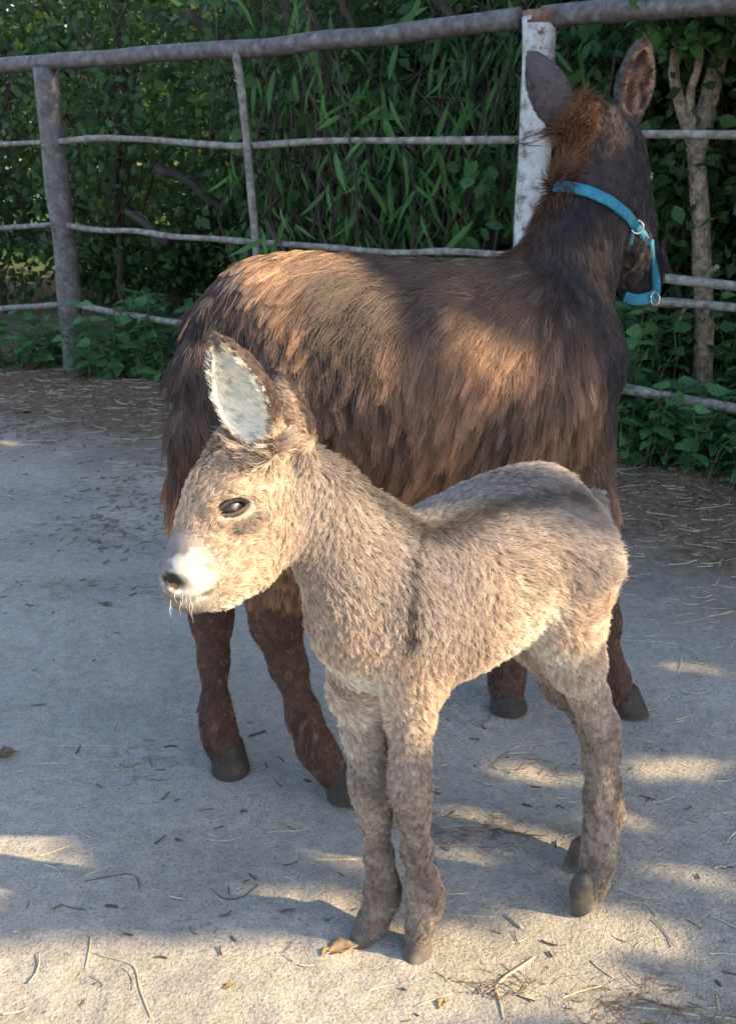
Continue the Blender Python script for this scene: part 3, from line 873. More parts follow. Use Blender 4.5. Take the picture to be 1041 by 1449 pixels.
        nd = np.linalg.norm(X - nos, axis=1); Ln = Ln * ss(0.011, 0.02, nd)
        Ln = np.where(X[:, 2] < 0.020, 0, Ln)
        lift = 0.55 - 0.03 * g['low'] + 0.3 * crest + 0.7 * g['fore']
        lift = np.where(g['ear'] > 0.3, 0.36, lift)
        tip = np.clip(base * 1.25 + 0.02, 0, 0.9); rootc = base * 0.55
        dk = g['dark'][:, None]
        return dict(len=Ln, comb=comb, lift=lift, root=rootc, tip=tip * (1 - 0.35 * dk), rad=0.00042 + 0.0 * Ln, clump=0.58 - 0.3 * g['muz'], mess=0.17, curl=0.42, droop=0.15, cvar=0.15)
    hm = mat_hair('foal_hair', 0.06, 0.5, 0.26)
    grow_hair('coat', V, F, VN, 330000, lambda c, n: 0.6 + 0.9 * ((n @ nrm(np.array([0.2, -1, 0.3]))) > -0.25), attr, hm, root, 6, 12, 5)
    # eyes
    black = mat_plain('eye_black', (0.016, 0.011, 0.010), 0.25, 0.4, coat=0.0)
    lid_mat = mat_noise('eyelid_skin', [(0.3, (0.03, 0.024, 0.022)), (0.7, (0.075, 0.058, 0.05))], 90, 0.55)
    iris, nt, b = new_mat('eye_grey'); b.inputs['Base Color'].default_value = (0.09, 0.08, 0.085, 1); b.inputs['Roughness'].default_value = 0.22; b.inputs['Coat Weight'].default_value = 0.3
    for e, sgn in ((eyeR, 1), (eyeL, -1)):
        nrm_e = e_n if sgn > 0 else e_n - hl * 2 * np.dot(e_n, hl)
        bm = bmesh.new(); bmesh.ops.create_uvsphere(bm, u_segments=24, v_segments=16, radius=1.0)
        me = bpy.data.meshes.new('eye'); bm.to_mesh(me); bm.free(); me.materials.append(black)
        me.polygons.foreach_set('use_smooth', np.ones(len(me.polygons), bool))
        o = obj('eye', me, root)
        ex = e_x if sgn > 0 else e_x - hl * 2 * np.dot(e_x, hl)
        ey_ = np.cross(nrm_e, ex)
        M = Matrix(np.column_stack([ex * 0.0175, ey_ * 0.0150, nrm_e * 0.0130]).tolist()).to_4x4()
        M.translation = Vector(e - nrm_e * 0.0115 - np.array(root.location))
        if ey_[2] < 0: ey_ = -ey_
        for nm, sg, hgt, tk in (('upper_eyelid', 1, 0.0098, 0.0040), ('lower_eyelid', -1, 0.0066, 0.0030)):
            q = np.linspace(-1, 1, 15)
            Pq = np.array([e + ex * 0.0190 * a + ey_ * (sg * hgt * (1 - a * a) ** 0.8 - 0.001 + 0.0022 * a) + nrm_e * (0.0005 + 0.0024 * (1 - a * a)) for a in q])
            Vq, Fq = tube(Pq, tk * (0.35 + 0.65 * (1 - np.abs(q) ** 2.5)), 8)
            child_mesh(nm, Vq, Fq, lid_mat, root)
        q = np.linspace(-0.8, 0.9, 22)
        lash = []
        for a in q:
            b0 = e + ex * 0.0185 * a + ey_ * (0.0098 * (1 - a * a) ** 0.8 + 0.0005) + nrm_e * 0.0045
            dr = nrm(nrm_e * 1.0 + ey_ * (0.15) + ex * 0.5 * a - np.array([0, 0, 0.35])); Ll = 0.009
            lash.append(tube([b0, b0 + dr * Ll * 0.5, b0 + dr * Ll - np.array([0, 0, 0.002])], [0.0004, 0.0003, 0.0001], 4))
        Vq, Fq = merge(lash); child_mesh('eyelashes', Vq, Fq, black, root)['kind'] = 'stuff'
        o.matrix_local = M
        bm = bmesh.new(); bmesh.ops.create_uvsphere(bm, u_segments=20, v_segments=12, radius=1.0)
        me = bpy.data.meshes.new('iris'); bm.to_mesh(me); bm.free(); me.materials.append(iris)
        me.polygons.foreach_set('use_smooth', np.ones(len(me.polygons), bool))
        p = obj('iris', me, o); p.location = (0.10, 0.02, 0.36); p.scale = (0.50, 0.60, 0.68)
    # hooves
    hm2 = mat_noise('foal_hoof', [(0.3, (0.045, 0.038, 0.036)), (0.55, (0.10, 0.08, 0.068)), (0.75, (0.20, 0.155, 0.11))], 38, 0.75, 0.5, 0.002)
    for (px, py, Y, w, ln, ht, tl, fw) in ((592, 1340, 1.207, 0.048, 0.062, 0.040, 0, (-0.45, -0.9)), (519, 1323, 1.237, 0.042, 0.058, 0.042, 0, (-0.6, -0.8)), (836, 1272, 1.302, 0.040, 0.062, 0.046, 0.62, (-0.86, -0.5)), (820, 1214, 1.40, 0.036, 0.052, 0.045, 0.1, (-0.95, -0.3))):
        p = at(px, py, Y); p[2] = 0.002
        Vh, Fh = hoof_mesh(p, fw, w, ln, ht, tl)
        ho = child_mesh('hoof', Vh, Fh, hm2, root); ho.data.set_sharp_from_angle(angle=0.7)
    # whiskers on the chin
    parts = []
    bv = bvh_of(V, F)
    for k in range(16):
        h_, n_ = hit_px(bv, random.uniform(240, 292), random.uniform(838, 858))
        if h_ is None: continue
        d_ = nrm(n_ * 0.4 + np.array([random.gauss(-0.05, 0.15), -0.1, -1]))
        Lw = random.uniform(0.008, 0.020)
        parts.append(tube([h_, h_ + d_ * Lw * 0.5, h_ + d_ * Lw + np.array([0.003, 0, 0])], [0.0003, 0.00022, 0.0001], 4))
    Vw, Fw = merge(parts); o = child_mesh('whiskers', Vw, Fw, mat_plain('whisker', (0.55, 0.5, 0.45), 0.5), root); o['kind'] = 'stuff'
    return V, F
FOAL = build_foal()

# ------------------------------------------------------------------ the mare
def build_mare():
    fwd = nrm(np.array([0.915, 0.40, 0])); lat = np.array([fwd[1], -fwd[0], 0.0])     # lat: her right side, towards the camera
    fl = Field((-0.55, 1.40, -0.01), (0.95, 2.62, 1.46), 0.0075)
    P, r = px_chain([(352, 545, 1.725, 79), (392, 492, 1.75, 108), (470, 500, 1.79, 118), (560, 515, 1.85, 128), (640, 520, 1.91, 130), (715, 518, 1.96, 128), (775, 515, 2.01, 102), (806, 510, 2.04, 66)])
    fl.chain(P, r, 0.07, lat, [0.9, 0.9, 0.88, 0.95, 0.95, 0.85, 0.8, 0.85])
    P, r = px_chain([(778, 452, 2.02, 84), (808, 375, 2.06, 60), (832, 300, 2.10, 49), (845, 240, 2.13, 43)])
    fl.chain(P, r, 0.06, lat, [0.62, 0.6, 0.66, 0.75])
    # head: turned away to the right, face beyond
    P, r = px_chain([(846, 186, 2.14, 40), (864, 216, 2.18, 41), (876, 262, 2.22, 38), (889, 318, 2.26, 32), (902, 372, 2.29, 26), (907, 400, 2.30, 22)])
    fl.chain(P, r, 0.04)
    P, r = px_chain([(862, 265, 2.14, 42), (884, 340, 2.19, 30), (900, 400, 2.25, 20)])
    fl.chain(P, r, 0.03)
    head_pts = P
    eye_c = at(912, 252, 2.19)
    fl.ell(at(909, 250, 2.19), [[1, 0, 0], [0, 1, 0], [0, 0, 1]], [0.016, 0.022, 0.018], 0.012)
    def leg(spec, k=0.03, ratio=1.0):
        P, r = px_chain(spec); fl.chain(P, r, k, lat, ratio); return P
    leg([(360, 600, 1.80, 80), (310, 720, 1.82, 62), (296, 820, 1.80, 34), (300, 875, 1.79, 25), (303, 935, 1.76, 16.5), (306, 1000, 1.725, 15), (311, 1035, 1.705, 18), (317, 1058, 1.692, 15), (322, 1075, 1.685, 19)], 0.04)
    leg([(370, 600, 1.68, 88), (395, 730, 1.66, 70), (392, 830, 1.655, 39), (391, 880, 1.655, 31), (408, 940, 1.648, 21), (430, 1010, 1.63, 18), (449, 1058, 1.615, 20), (464, 1082, 1.608, 15), (476, 1105, 1.60, 18)], 0.04)
    leg([(815, 600, 1.99, 52), (832, 720, 1.96, 33), (846, 810, 1.93, 26), (854, 880, 1.92, 19), (858, 935, 1.91, 17), (868, 962, 1.905, 18), (878, 988, 1.90, 16)], 0.04)
    leg([(760, 600, 2.06, 60), (738, 740, 2.03, 36), (728, 830, 1.99, 28), (722, 890, 1.96, 19), (718, 945, 1.94, 20), (716, 970, 1.93, 18), (716, 985, 1.925, 20)], 0.04)
    # tail
    P, r = px_chain([(300, 452, 1.68, 26), (279, 520, 1.635, 26), (268, 600, 1.615, 22), (258, 680, 1.605, 13), (252, 735, 1.60, 6)])
    fl.chain(P, r, 0.03)
    tailP = P
    # ears
    b1, t1 = at(802, 184, 2.12), at(751, 68, 2.13)
    ear1 = add_ear(fl, b1, t1, nrm(np.array([-0.35, 0.93, 0.1])), 0.0345, 0.010, 0.02)
    b2, t2 = at(886, 178, 2.17), at(910, 47, 2.17)
    ear2 = add_ear(fl, b2, t2, nrm(np.array([0.12, -0.98, 0.1])), 0.032, 0.008, 0.02)
    V, F = fl.mesh(); V = relax(V, F, 3, 0.5)
    VN = vert_normals(V, F)
    root = empty('donkey_mare', (0.12, 1.85, 0), 'shaggy dark brown adult donkey behind the foal facing the fence', 'donkey')
    o0 = np.array([0.12, 1.85, 0])
    nA, nB, nC, nE = NoiseField(9, 12, 31), NoiseField(28, 12, 32), NoiseField(5, 8, 33), NoiseField(160, 14, 34)
    hc = np.array(at(868, 230, 2.17))
    neckA, neckB = at(775, 455, 2.02), at(835, 262, 2.11)
    nax = nrm(neckB - neckA)
    withers_s = float((at(742, 420, 2.0) - o0) @ fwd)
    mane_px = np.array([at(a, b, y) for a, b, y in ((742, 355, 2.05), (765, 300, 2.08), (785, 250, 2.10), (795, 205, 2.12), (815, 165, 2.13))])
    def region(X, Nn):
        z = X[:, 2]; s = (X - o0) @ fwd; l = (X - o0) @ lat
        nz = np.clip(0.5 + 0.35 * nA(X) + 0.25 * nB(X), 0, 1)
        rootc = lerp(np.array([0.058, 0.040, 0.035]), np.array([0.100, 0.068, 0.056]), nz)
        tipc = lerp(np.array([0.13, 0.088, 0.070]), np.array([0.52, 0.290, 0.170]), np.clip(nz + 0.25 * nC(X), 0, 1))
        front = ss(withers_s - 0.06, withers_s + 0.05, s + 0.55 * (z - 0.9) + 0.02 * nA(X)) * ss(0.35, 0.5, z)
        rootc = lerp(rootc, np.array([0.026, 0.020, 0.021]), front)
        tipc = lerp(tipc, lerp(np.array([0.045, 0.035, 0.037]), np.array([0.085, 0.060, 0.055]), np.clip(0.5 + 0.4 * nB(X) + 0.3 * nE(X), 0, 1)), front)
        rump = (1 - ss(-0.42, -0.28, s)) * ss(0.55, 0.8, z)
        tipc = lerp(tipc, np.array([0.36, 0.26, 0.205]), rump * np.clip(0.5 + 0.5 * nA(X), 0, 1) * 0.8); rootc = lerp(rootc, np.array([0.12, 0.095, 0.088]), rump * 0.5)  # greyer rump, its tips lightened to paint in stronger sunlight
        legs = 1 - ss(0.36, 0.50, z)
        rootc = lerp(rootc, np.array([0.072, 0.038, 0.028]), legs); tipc = lerp(tipc, np.array([0.165, 0.084, 0.056]), legs)
        feet = 1 - ss(0.03, 0.09, z)
        tipc = lerp(tipc, np.array([0.075, 0.05, 0.04]), feet * 0.7)
        dt = np.min(np.stack([np.linalg.norm(X - q, axis=1) for q in tailP]), 0)
        tail = (1 - ss(0.06, 0.085, dt)) * ss(-0.5, -0.36, -s - 0.0)
        tail = (dt < 0.085) * (s < -0.36)
        tl = ss(0.78, 0.60, z)
        tipc = np.where(tail[:, None], lerp(np.array([0.07, 0.05, 0.047]), np.array([0.30, 0.150, 0.085]), 1 - ss(0.60, 0.80, z)), tipc)
        rootc = np.where(tail[:, None], np.array([0.06, 0.036, 0.028]), rootc)
        head = (np.linalg.norm(X - hc, axis=1) < 0.40) & ((X - neckB) @ nax > -0.02)
        dm = np.min(np.stack([np.linalg.norm(X - q, axis=1) for q in np.concatenate([mane_px[:-1], mane_px[1:], 0.5 * (mane_px[1:] + mane_px[:-1])])]), 0)
        mane = (1 - ss(0.035, 0.060, dm))
        rootc = lerp(rootc, np.array([0.055, 0.026, 0.018]), mane); tipc = lerp(tipc, lerp(np.array([0.11, 0.055, 0.035]), np.array([0.25, 0.125, 0.068]), ss(1.05, 1.13, z)), mane)
        ear = np.zeros(len(X)); earin = np.zeros(len(X))
        for e in (ear1, ear2):
            u, near, dc, sv, inn = e(X)
            isin = near * (1 - ss(0.003, 0.008, dc)); nn = near * ss(0.05, 0.2, u)
            ear = np.maximum(ear, nn); earin = np.maximum(earin, isin * ss(0.0, 0.15, u))
        rootc = lerp(rootc, np.array([0.075, 0.060, 0.060]), ear * (1 - earin)); tipc = lerp(tipc, np.array([0.095, 0.078, 0.080]), ear * (1 - earin))
        spk = np.clip(0.45 + 0.55 * nE(X * np.array([1.6, 1.6, 0.7])), 0, 1)
        ec = lerp(np.array([0.07, 0.035, 0.025]), np.array([0.33, 0.20, 0.14]), spk)
        rootc = lerp(rootc, ec, earin); tipc = lerp(tipc, ec, earin)
        return rootc, tipc, dict(z=z, s=s, l=l, front=front, legs=legs, tail=tail.astype(float), head=head.astype(float), mane=mane, ear=ear, rump=rump)
    rc, tc, g = region(V, VN)
    me = mesh_from('body', V - o0, F, mat_attr('mare_skin', 'coat', 0.85, 0.9))
    attr_color(me, 'coat', np.where((g['head'] + g['ear'] > 0.3)[:, None], 0.6 * rc + 0.4 * tc, rc))
    obj('body', me, root)
    f1, f2, f3 = NoiseField(10, 10, 41), NoiseField(10, 10, 42), NoiseField(10, 10, 43)
    def attr(X, Nn):
        rootc, tipc, g = region(X, Nn)
        comb = -fwd * 0.22 + np.array([0, 0, -1.0]) + np.zeros_like(X)
        topside = ss(0.5, 0.95, Nn[:, 2])
        comb = lerp(comb, -fwd * 1.0 + lat * 0.6, topside * 0.6)
        comb = lerp(comb, np.array([0, 0, -1.0]) - fwd * 0.05, g['legs'])
        comb = lerp(comb, -nax * 0.8 - fwd * 0.1, g['front'] * (1 - g['legs']) * 0.6)
        comb = lerp(comb, np.array([0.3, 0, -0.9]), g['head'])
        for e in (ear1, ear2):
            u, near, dc, sv, inn = e(X); comb = lerp(comb, e.axis + 0 * X, (near * ss(0.1, 0.2, u)).astype(float))
        comb = lerp(comb, np.array([-0.35, -0.25, 0.55]), g['mane'] * ss(1.05, 1.12, g['z']))
        comb = comb + 0.30 * np.stack([f1(X), f2(X), f3(X)], 1) * (1 - 0.6 * g['tail'])[:, None]
        Ln = 0.115 + 0.03 * (1 - ss(0.6, 0.85, g['z']))
        Ln = Ln * (1 - 0.72 * g['front'])
        Ln = Ln * (1 - 0.62 * (1 - ss(-0.40, -0.16, g['s'])))
        Ln = Ln * (1 - 0.6 * ss(0.20, 0.30, g['s']) * (1 - ss(0.55, 0.68, g['z'])))
        Ln = lerp(Ln, 0.0100 + 0.011 * np.exp(-((g['z'] - 0.13) / 0.05) ** 2) * (Nn @ fwd < -0.1), g['legs'])
        Ln = np.where(g['tail'] > 0.5, 0.07 + 0.02 * (1 - ss(0.55, 0.78, g['z'])), Ln)
        Ln = np.where(g['head'] > 0.5, 0.012, Ln)
        Ln = Ln + g['mane'] * (0.012 + 0.028 * ss(1.06, 1.12, g['z']))
        Ln = np.where(g['ear'] > 0.3, 0.009, Ln)
        Ln = np.where(X[:, 2] < 0.04, 0, Ln)
        lift = 0.17 + 0.32 * g['legs'] + 0.14 * g['front'] + 0.5 * g['mane']
        lift = np.where(g['tail'] > 0.5, 0.16, lift); lift = np.where(g['ear'] > 0.3, 0.4, lift); lift = np.where(g['head'] > 0.5, np.maximum(lift, 0.4), lift)
        comb = np.where((g['tail'] > 0.5)[:, None], np.array([0.08, 0.05, -1.0]), comb)
        return dict(len=Ln, comb=comb, lift=lift, root=rootc, tip=tipc, rad=0.00065 - 0.0001 * g['front'], clump=0.74 - 0.3 * g['front'] - 0.25 * g['legs'] - 0.2 * g['mane'], mess=0.13 + 0.25 * g['mane'], curl=0.30, droop=0.50, cvar=0.30)
    hm = mat_hair('mare_hair', 0.10, 0.35, 0.22)
    camside = nrm(np.array([-0.2, -1, 0.4]))
    grow_hair('coat', V, F, VN, 330000, lambda c, n: 0.5 + 0.9 * ((n @ camside) > -0.2), attr, hm, root, 7, 24, 9)
    # eye at the far edge of the face
    bm = bmesh.new(); bmesh.ops.create_uvsphere(bm, u_segments=16, v_segments=10, radius=0.014)
    me = bpy.data.meshes.new('eye'); bm.to_mesh(me); bm.free(); me.materials.append(mat_plain('mare_eye', (0.01, 0.008, 0.008), 0.05, 0.9))
    o = obj('eye', me, root); o.location = Vector(at(917, 252, 2.185) - o0)
    hm2 = mat_noise('mare_hoof', [(0.3, (0.022, 0.017, 0.015)), (0.55, (0.048, 0.036, 0.030)), (0.75, (0.11, 0.084, 0.062))], 30, 0.75, 0.5, 0.003)
    for (px, py, Y, w, ln, ht, fw) in ((325, 1078, 1.688, 0.078, 0.085, 0.055, (0.3, -0.95)), (481, 1110, 1.60, 0.068, 0.085, 0.055, (0.8, -0.6)), (884, 1002, 1.90, 0.064, 0.085, 0.062, (0.93, -0.35)), (716, 990, 1.925, 0.086, 0.09, 0.06, (0.3, -0.95))):
        p = at(px, py, Y); p[2] = 0.003
        Vh, Fh = hoof_mesh(p, fw, w, ln, ht)
        ho = child_mesh('hoof', Vh, Fh, hm2, root); ho.data.set_sharp_from_angle(angle=0.7)
    # ---- halter, strapped round the head
    bv = bvh_of(V, F)
    blue, nt, b = new_mat('blue_webbing')
    n = noise(nt, 45, 4, 0.6, worldpos(nt)); r_ = ramp(nt, n.outputs[0], [(0.3, (0.010, 0.115, 0.19)), (0.7, (0.022, 0.215, 0.33))])
    nt.links.new(r_.outputs[0], b.inputs['Base Color']); b.inputs['Roughness'].default_value = 0.65
    wv = nt.nodes.new('ShaderNodeTexWave'); wv.inputs['Scale'].default_value = 160; nt.links.new(worldpos(nt), wv.inputs['Vector']); bump(nt, b, wv.outputs[0], 0.4, 0.001)
    steel = mat_plain('halter_steel', (0.55, 0.52, 0.46), 0.3, 0.5, 1.0)
    hroot = empty('halter', tuple(at(895, 330, 2.15)), 'bright blue webbing halter on the dark donkey head', 'halter')
    def strap(name, pts, w, Y0, lift=0.006, th=0.004):
        pos = []; nor = []
        for px, py, yy in pts:
            h_, n_ = hit_px(bv, px, py)
            if h_ is None: h_ = at(px, py, yy); n_ = nrm(CAMP - h_)
            pos.append(h_ + nrm(n_ + 0.0) * lift); nor.append(n_)
        pos = smooth_path(pos, 40); nor = nrm(smooth_path(nor, 40))
        T = nrm(np.gradient(pos, axis=0)); B = nrm(np.cross(T, nor))
        Vs = []; Fs = []
        for i in range(len(pos)):
            for a, c in ((-1, 0), (-0.86, 0.45), (0.86, 0.45), (1, 0), (1, -1), (-1, -1)):
                Vs.append(pos[i] + B[i] * a * w / 2 + nor[i] * c * th)
        for i in range(len(pos) - 1):
            for k in range(6):
                k2 = (k + 1) % 6
                Fs.append((i * 6 + k, i * 6 + k2, (i + 1) * 6 + k2, (i + 1) * 6 + k))
        Fs.append(tuple(range(6))[::-1]); Fs.append(tuple((len(pos) - 1) * 6 + k for k in range(6)))
        child_mesh(name, Vs, Fs, blue, hroot)
        return pos, nor
    p1, _ = strap('crown_strap', [(790, 268, 2.08), (805, 268, 2.05), (830, 274, 2.05), (858, 287, 2.06), (880, 304, 2.08), (893, 318, 2.10)], 0.024, 2.05, 0.012)
    p2, _ = strap('cheek_strap', [(893, 316, 2.10), (905, 328, 2.14), (914, 345, 2.18), (920, 370, 2.20), (925, 395, 2.21), (928, 416, 2.22)], 0.017, 2.15)
    p3, _ = strap('cheek_strap', [(914, 342, 2.17), (916, 365, 2.18), (918, 390, 2.19), (920, 412, 2.20)], 0.016, 2.15, 0.012)
    p4, _ = strap('noseband', [(883, 420, 2.18), (895, 424, 2.17), (908, 424, 2.18), (922, 420, 2.20), (930, 414, 2.23)], 0.024, 2.18, 0.008)
    p5, _ = strap('noseband', [(884, 400, 2.18), (895, 402, 2.16), (908, 406, 2.17), (920, 412, 2.19)], 0.016, 2.18, 0.004)
    strap('throat_strap', [(893, 320, 2.10), (890, 345, 2.10), (888, 375, 2.12), (886, 405, 2.15)], 0.013, 2.12, 0.004)
    def ring(name, c, n, rad, t):
        n = nrm(n); a = nrm(np.cross(n, [0, 0, 1.0])); b_ = np.cross(n, a)
        pts = [np.asarray(c) + rad * (a * math.cos(x) + b_ * math.sin(x)) for x in np.linspace(0, 2 * math.pi, 18)]
        Vr, Fr = tube(pts, t, 6); child_mesh(name, Vr, Fr, steel, hroot)
    ring('buckle', p1[-1] + np.array([0.0, -0.006, 0]), [0.1, -1, 0.2], 0.013, 0.0024)
    ring('ring', at(926, 423, 2.19), [0.5, -0.8, 0.2], 0.014, 0.0028)
    return V, F
MARE = build_mare()

# ------------------------------------------------------------------ foliage
LEAF_OVAL = [(0, 0, 0), (0.28, 0.30, 0.03), (0.30, 0.62, 0.02), (0, 1.0, -0.06), (-0.30, 0.62, 0.02), (-0.28, 0.30, 0.03), (0, 0.5, -0.03)]
LEAF_OVAL_F = [(0, 1, 6), (1, 2, 6), (2, 3, 6), (3, 4, 6), (4, 5, 6), (5, 0, 6)]
LEAF_BLADE = [(0, 0, 0), (0.055, 0.25, 0.015), (0.06, 0.6, -0.04), (0, 1.0, -0.22), (-0.06, 0.6, -0.04), (-0.055, 0.25, 0.015), (0, 0.3, -0.01), (0, 0.62, -0.065)]
LEAF_BLADE_F = [(0, 1, 6), (0, 6, 5), (1, 2, 7, 6), (6, 7, 4, 5), (2, 3, 7), (7, 3, 4)]
LEAF_NETTLE = [(0, 0, 0), (0.22, 0.10, 0.02), (0.36, 0.28, 0.04), (0.27, 0.42, 0.03), (0.28, 0.55, 0.02), (0.17, 0.68, 0.0), (0.13, 0.82, -0.02), (0, 1.0, -0.10),
               (-0.13, 0.82, -0.02), (-0.17, 0.68, 0.0), (-0.28, 0.55, 0.02), (-0.27, 0.42, 0.03), (-0.36, 0.28, 0.04), (-0.22, 0.10, 0.02), (0, 0.30, -0.02), (0, 0.6, -0.035)]
LEAF_NETTLE_F = [(0, 1, 2, 14), (2, 3, 14), (3, 4, 15, 14), (4, 5, 15), (5, 6, 15), (6, 7, 15), (7, 8, 15), (8, 9, 15), (9, 10, 15), (10, 11, 14, 15), (11, 12, 14), (12, 13, 0, 14)]
LEAF_QUAD = [(0, 0, 0), (0.36, 0.45, 0.05), (0, 1.0, -0.05), (-0.36, 0.45, 0.05)]
LEAF_QUAD_F = [(0, 1, 2), (0, 2, 3)]

def leaf_frames(P, D, r, roll=0.9):
    """rotation matrices: leaf length along D, face mostly up"""
    D = nrm(D)
    up = np.array([0, 0, 1.0]) + r.normal(size=D.shape) * roll * 0.5
    X = nrm(np.cross(D, up)); Z = np.cross(X, D)
    return np.stack([X, D, Z], 2)

def leaf_mass(name, P, D, size, shape, faces, mat, parent, r, roll=0.9):
    Rm = leaf_frames(P, D, r, roll)
    base = np.array(shape, float)
    V = np.einsum('nij,kj->nki', Rm, base) * np.reshape(size, (-1, 1, 1)) + P[:, None]
    n, k = len(P), len(base)
    tri = []
    for f in faces:
        for i in range(1, len(f) - 1): tri.append((f[0], f[i], f[i + 1]))
    F = (np.array(tri)[None] + (np.arange(n) * k)[:, None, None]).reshape(-1, 3)
    V = V.reshape(-1, 3)
    if parent is not None: V = V - np.array(parent.location)
    o = obj(name, mesh_from(name, V, F, mat, smooth=False), parent)
    return o

def leaf_parts(name, P, D, size, me, parent, r, roll=0.9):
    Rm = leaf_frames(P, D, r, roll)
    off = np.array(parent.location)
    for i in range(len(P)):
        o = bpy.data.objects.new(name, me)
        M = Matrix((Rm[i] * size[i]).tolist()).to_4x4(); M.translation = Vector(P[i] - off)
        col.objects.link(o); o.parent = parent; o.matrix_local = M

# sun patches on the yard: leaves are cut from the unseen crowns to place them
S_U = nrm(np.array([to_sun[1], -to_sun[0], 0])) * -1.0
if S_U[1] < 0: S_U = -S_U
S_V = np.cross(to_sun, S_U)
if S_V[2] < 0: S_V = -S_V
def uv(Pt):
    Pt = np.atleast_2d(Pt); return Pt @ S_U, Pt @ S_V
_e0, _e1 = gnd(60, 1338), gnd(440, 1336)
(_u0, _v0), (_u1, _v1) = [tuple(float(q[0]) for q in uv(e)) for e in (_e0, _e1)]
U_EDGE = lambda v: _u1 + (_u0 - _u1) * (np.clip(v, _v1, _v0 + 0.1) - _v1) / (_v0 - _v1)      # crown trimmed straight to lay the shadow edge on the ground
GAPS = []           # (u, v, ru, rv)
def gap_ground(px, py, wpx, hpx):
    a = gnd(px, py); b = gnd(px + wpx, py); c = gnd(px, py - hpx)
    u, v = uv(a); GAPS.append((u[0], v[0], abs(c[1] - a[1]) + 0.004, abs(b[0] - a[0]) * math.sin(SUN_EL) + 0.004))
FOAL_BVH = bvh_of(*FOAL); MARE_BVH = bvh_of(*MARE)
def gap_at(px, py, Y, ru, rv):
    h_, _n = hit_px(FOAL_BVH if Y < 1.45 else MARE_BVH, px, py)
    u, v = uv(h_ if h_ is not None else at(px, py, Y)); GAPS.append((u[0], v[0], ru, rv))
# sun flecks on the ground
for q in ((10, 1205, 90, 36), (-70, 1190, 70, 44), (432, 1285, 75, 11), (505, 1220, 40, 3), (760, 1194, 42, 13), (650, 1215, 30, 6), (740, 1088, 35, 6), (700, 1032, 40, 5), (1025, 1035, 30, 14), (940, 1030, 34, 6), (965, 946, 36, 4),
          (820, 1112, 30, 9), (915, 1090, 40, 6), (980, 1080, 30, 6), (985, 1240, 36, 9), (900, 1000, 20, 4), (350, 920, 28, 4), (300, 912, 15, 3), (10, 723, 22, 3), (25, 625, 25, 4), (120, 640, 20, 3), (1010, 870, 30, 3),
          (930, 975, 36, 4), (660, 1150, 25, 4), (880, 1160, 30, 5)):
    gap_ground(*q)
# sunny pieces of the foreground on the right, cut into the unseen crown
for q in ((585, 1368, 110, 20), (690, 1372, 60, 12), (690, 1330, 70, 11), (600, 1325, 40, 8), (790, 1330, 70, 14), (880, 1318, 70, 14), (860, 1292, 70, 5), (760, 1300, 40, 5), (820, 1356, 50, 8), (560, 1425, 70, 22), (690, 1405, 45, 8), (880, 1392, 60, 9), (950, 1340, 30, 8), (770, 1400, 40, 7), (640, 1440, 60, 8), (840, 1440, 60, 7)):
    gap_ground(*q)
V_R = float(uv(gnd(560, 1345))[1][0])
N_GROUND = len(GAPS)
# foal: head, neck, shoulder, patches on barrel and rump
for q in ((370, 690, 1.05, 0.06, 0.05), (330, 800, 1.03, 0.06, 0.06), (265, 815, 1.0, 0.06, 0.05), (395, 760, 1.07, 0.08, 0.08), (345, 560, 1.08, 0.05, 0.06), (395, 620, 1.09, 0.04, 0.06),
          (455, 700, 1.10, 0.06, 0.07), (455, 760, 1.10, 0.09, 0.09), (440, 830, 1.12, 0.10, 0.09), (500, 810, 1.13, 0.10, 0.10), (530, 890, 1.14, 0.09, 0.10), (480, 910, 1.16, 0.07, 0.06), (590, 860, 1.16, 0.08, 0.09), (600, 950, 1.17, 0.06, 0.08), (560, 770, 1.16, 0.06, 0.06), (610, 900, 1.17, 0.06, 0.07),
          (640, 850, 1.19, 0.055, 0.08), (660, 760, 1.21, 0.04, 0.06), (745, 785, 1.26, 0.055, 0.055), (795, 820, 1.28, 0.045, 0.045), (700, 880, 1.23, 0.04, 0.05), (820, 710, 1.34, 0.04, 0.035), (862, 850, 1.36, 0.035, 0.07), (850, 770, 1.34, 0.04, 0.05), (690, 700, 1.27, 0.035, 0.03), (740, 665, 1.33, 0.03, 0.03), (760, 850, 1.27, 0.03, 0.03), (620, 740, 1.22, 0.03, 0.03),
          (612, 1080, 1.2, 0.004, 0.06), (625, 1250, 1.2, 0.004, 0.05), (552, 1230, 1.23, 0.003, 0.04)):
    gap_at(q[0], q[1], q[2], q[3] * 1.15 + 0.014, q[4] * 1.15 + 0.014)
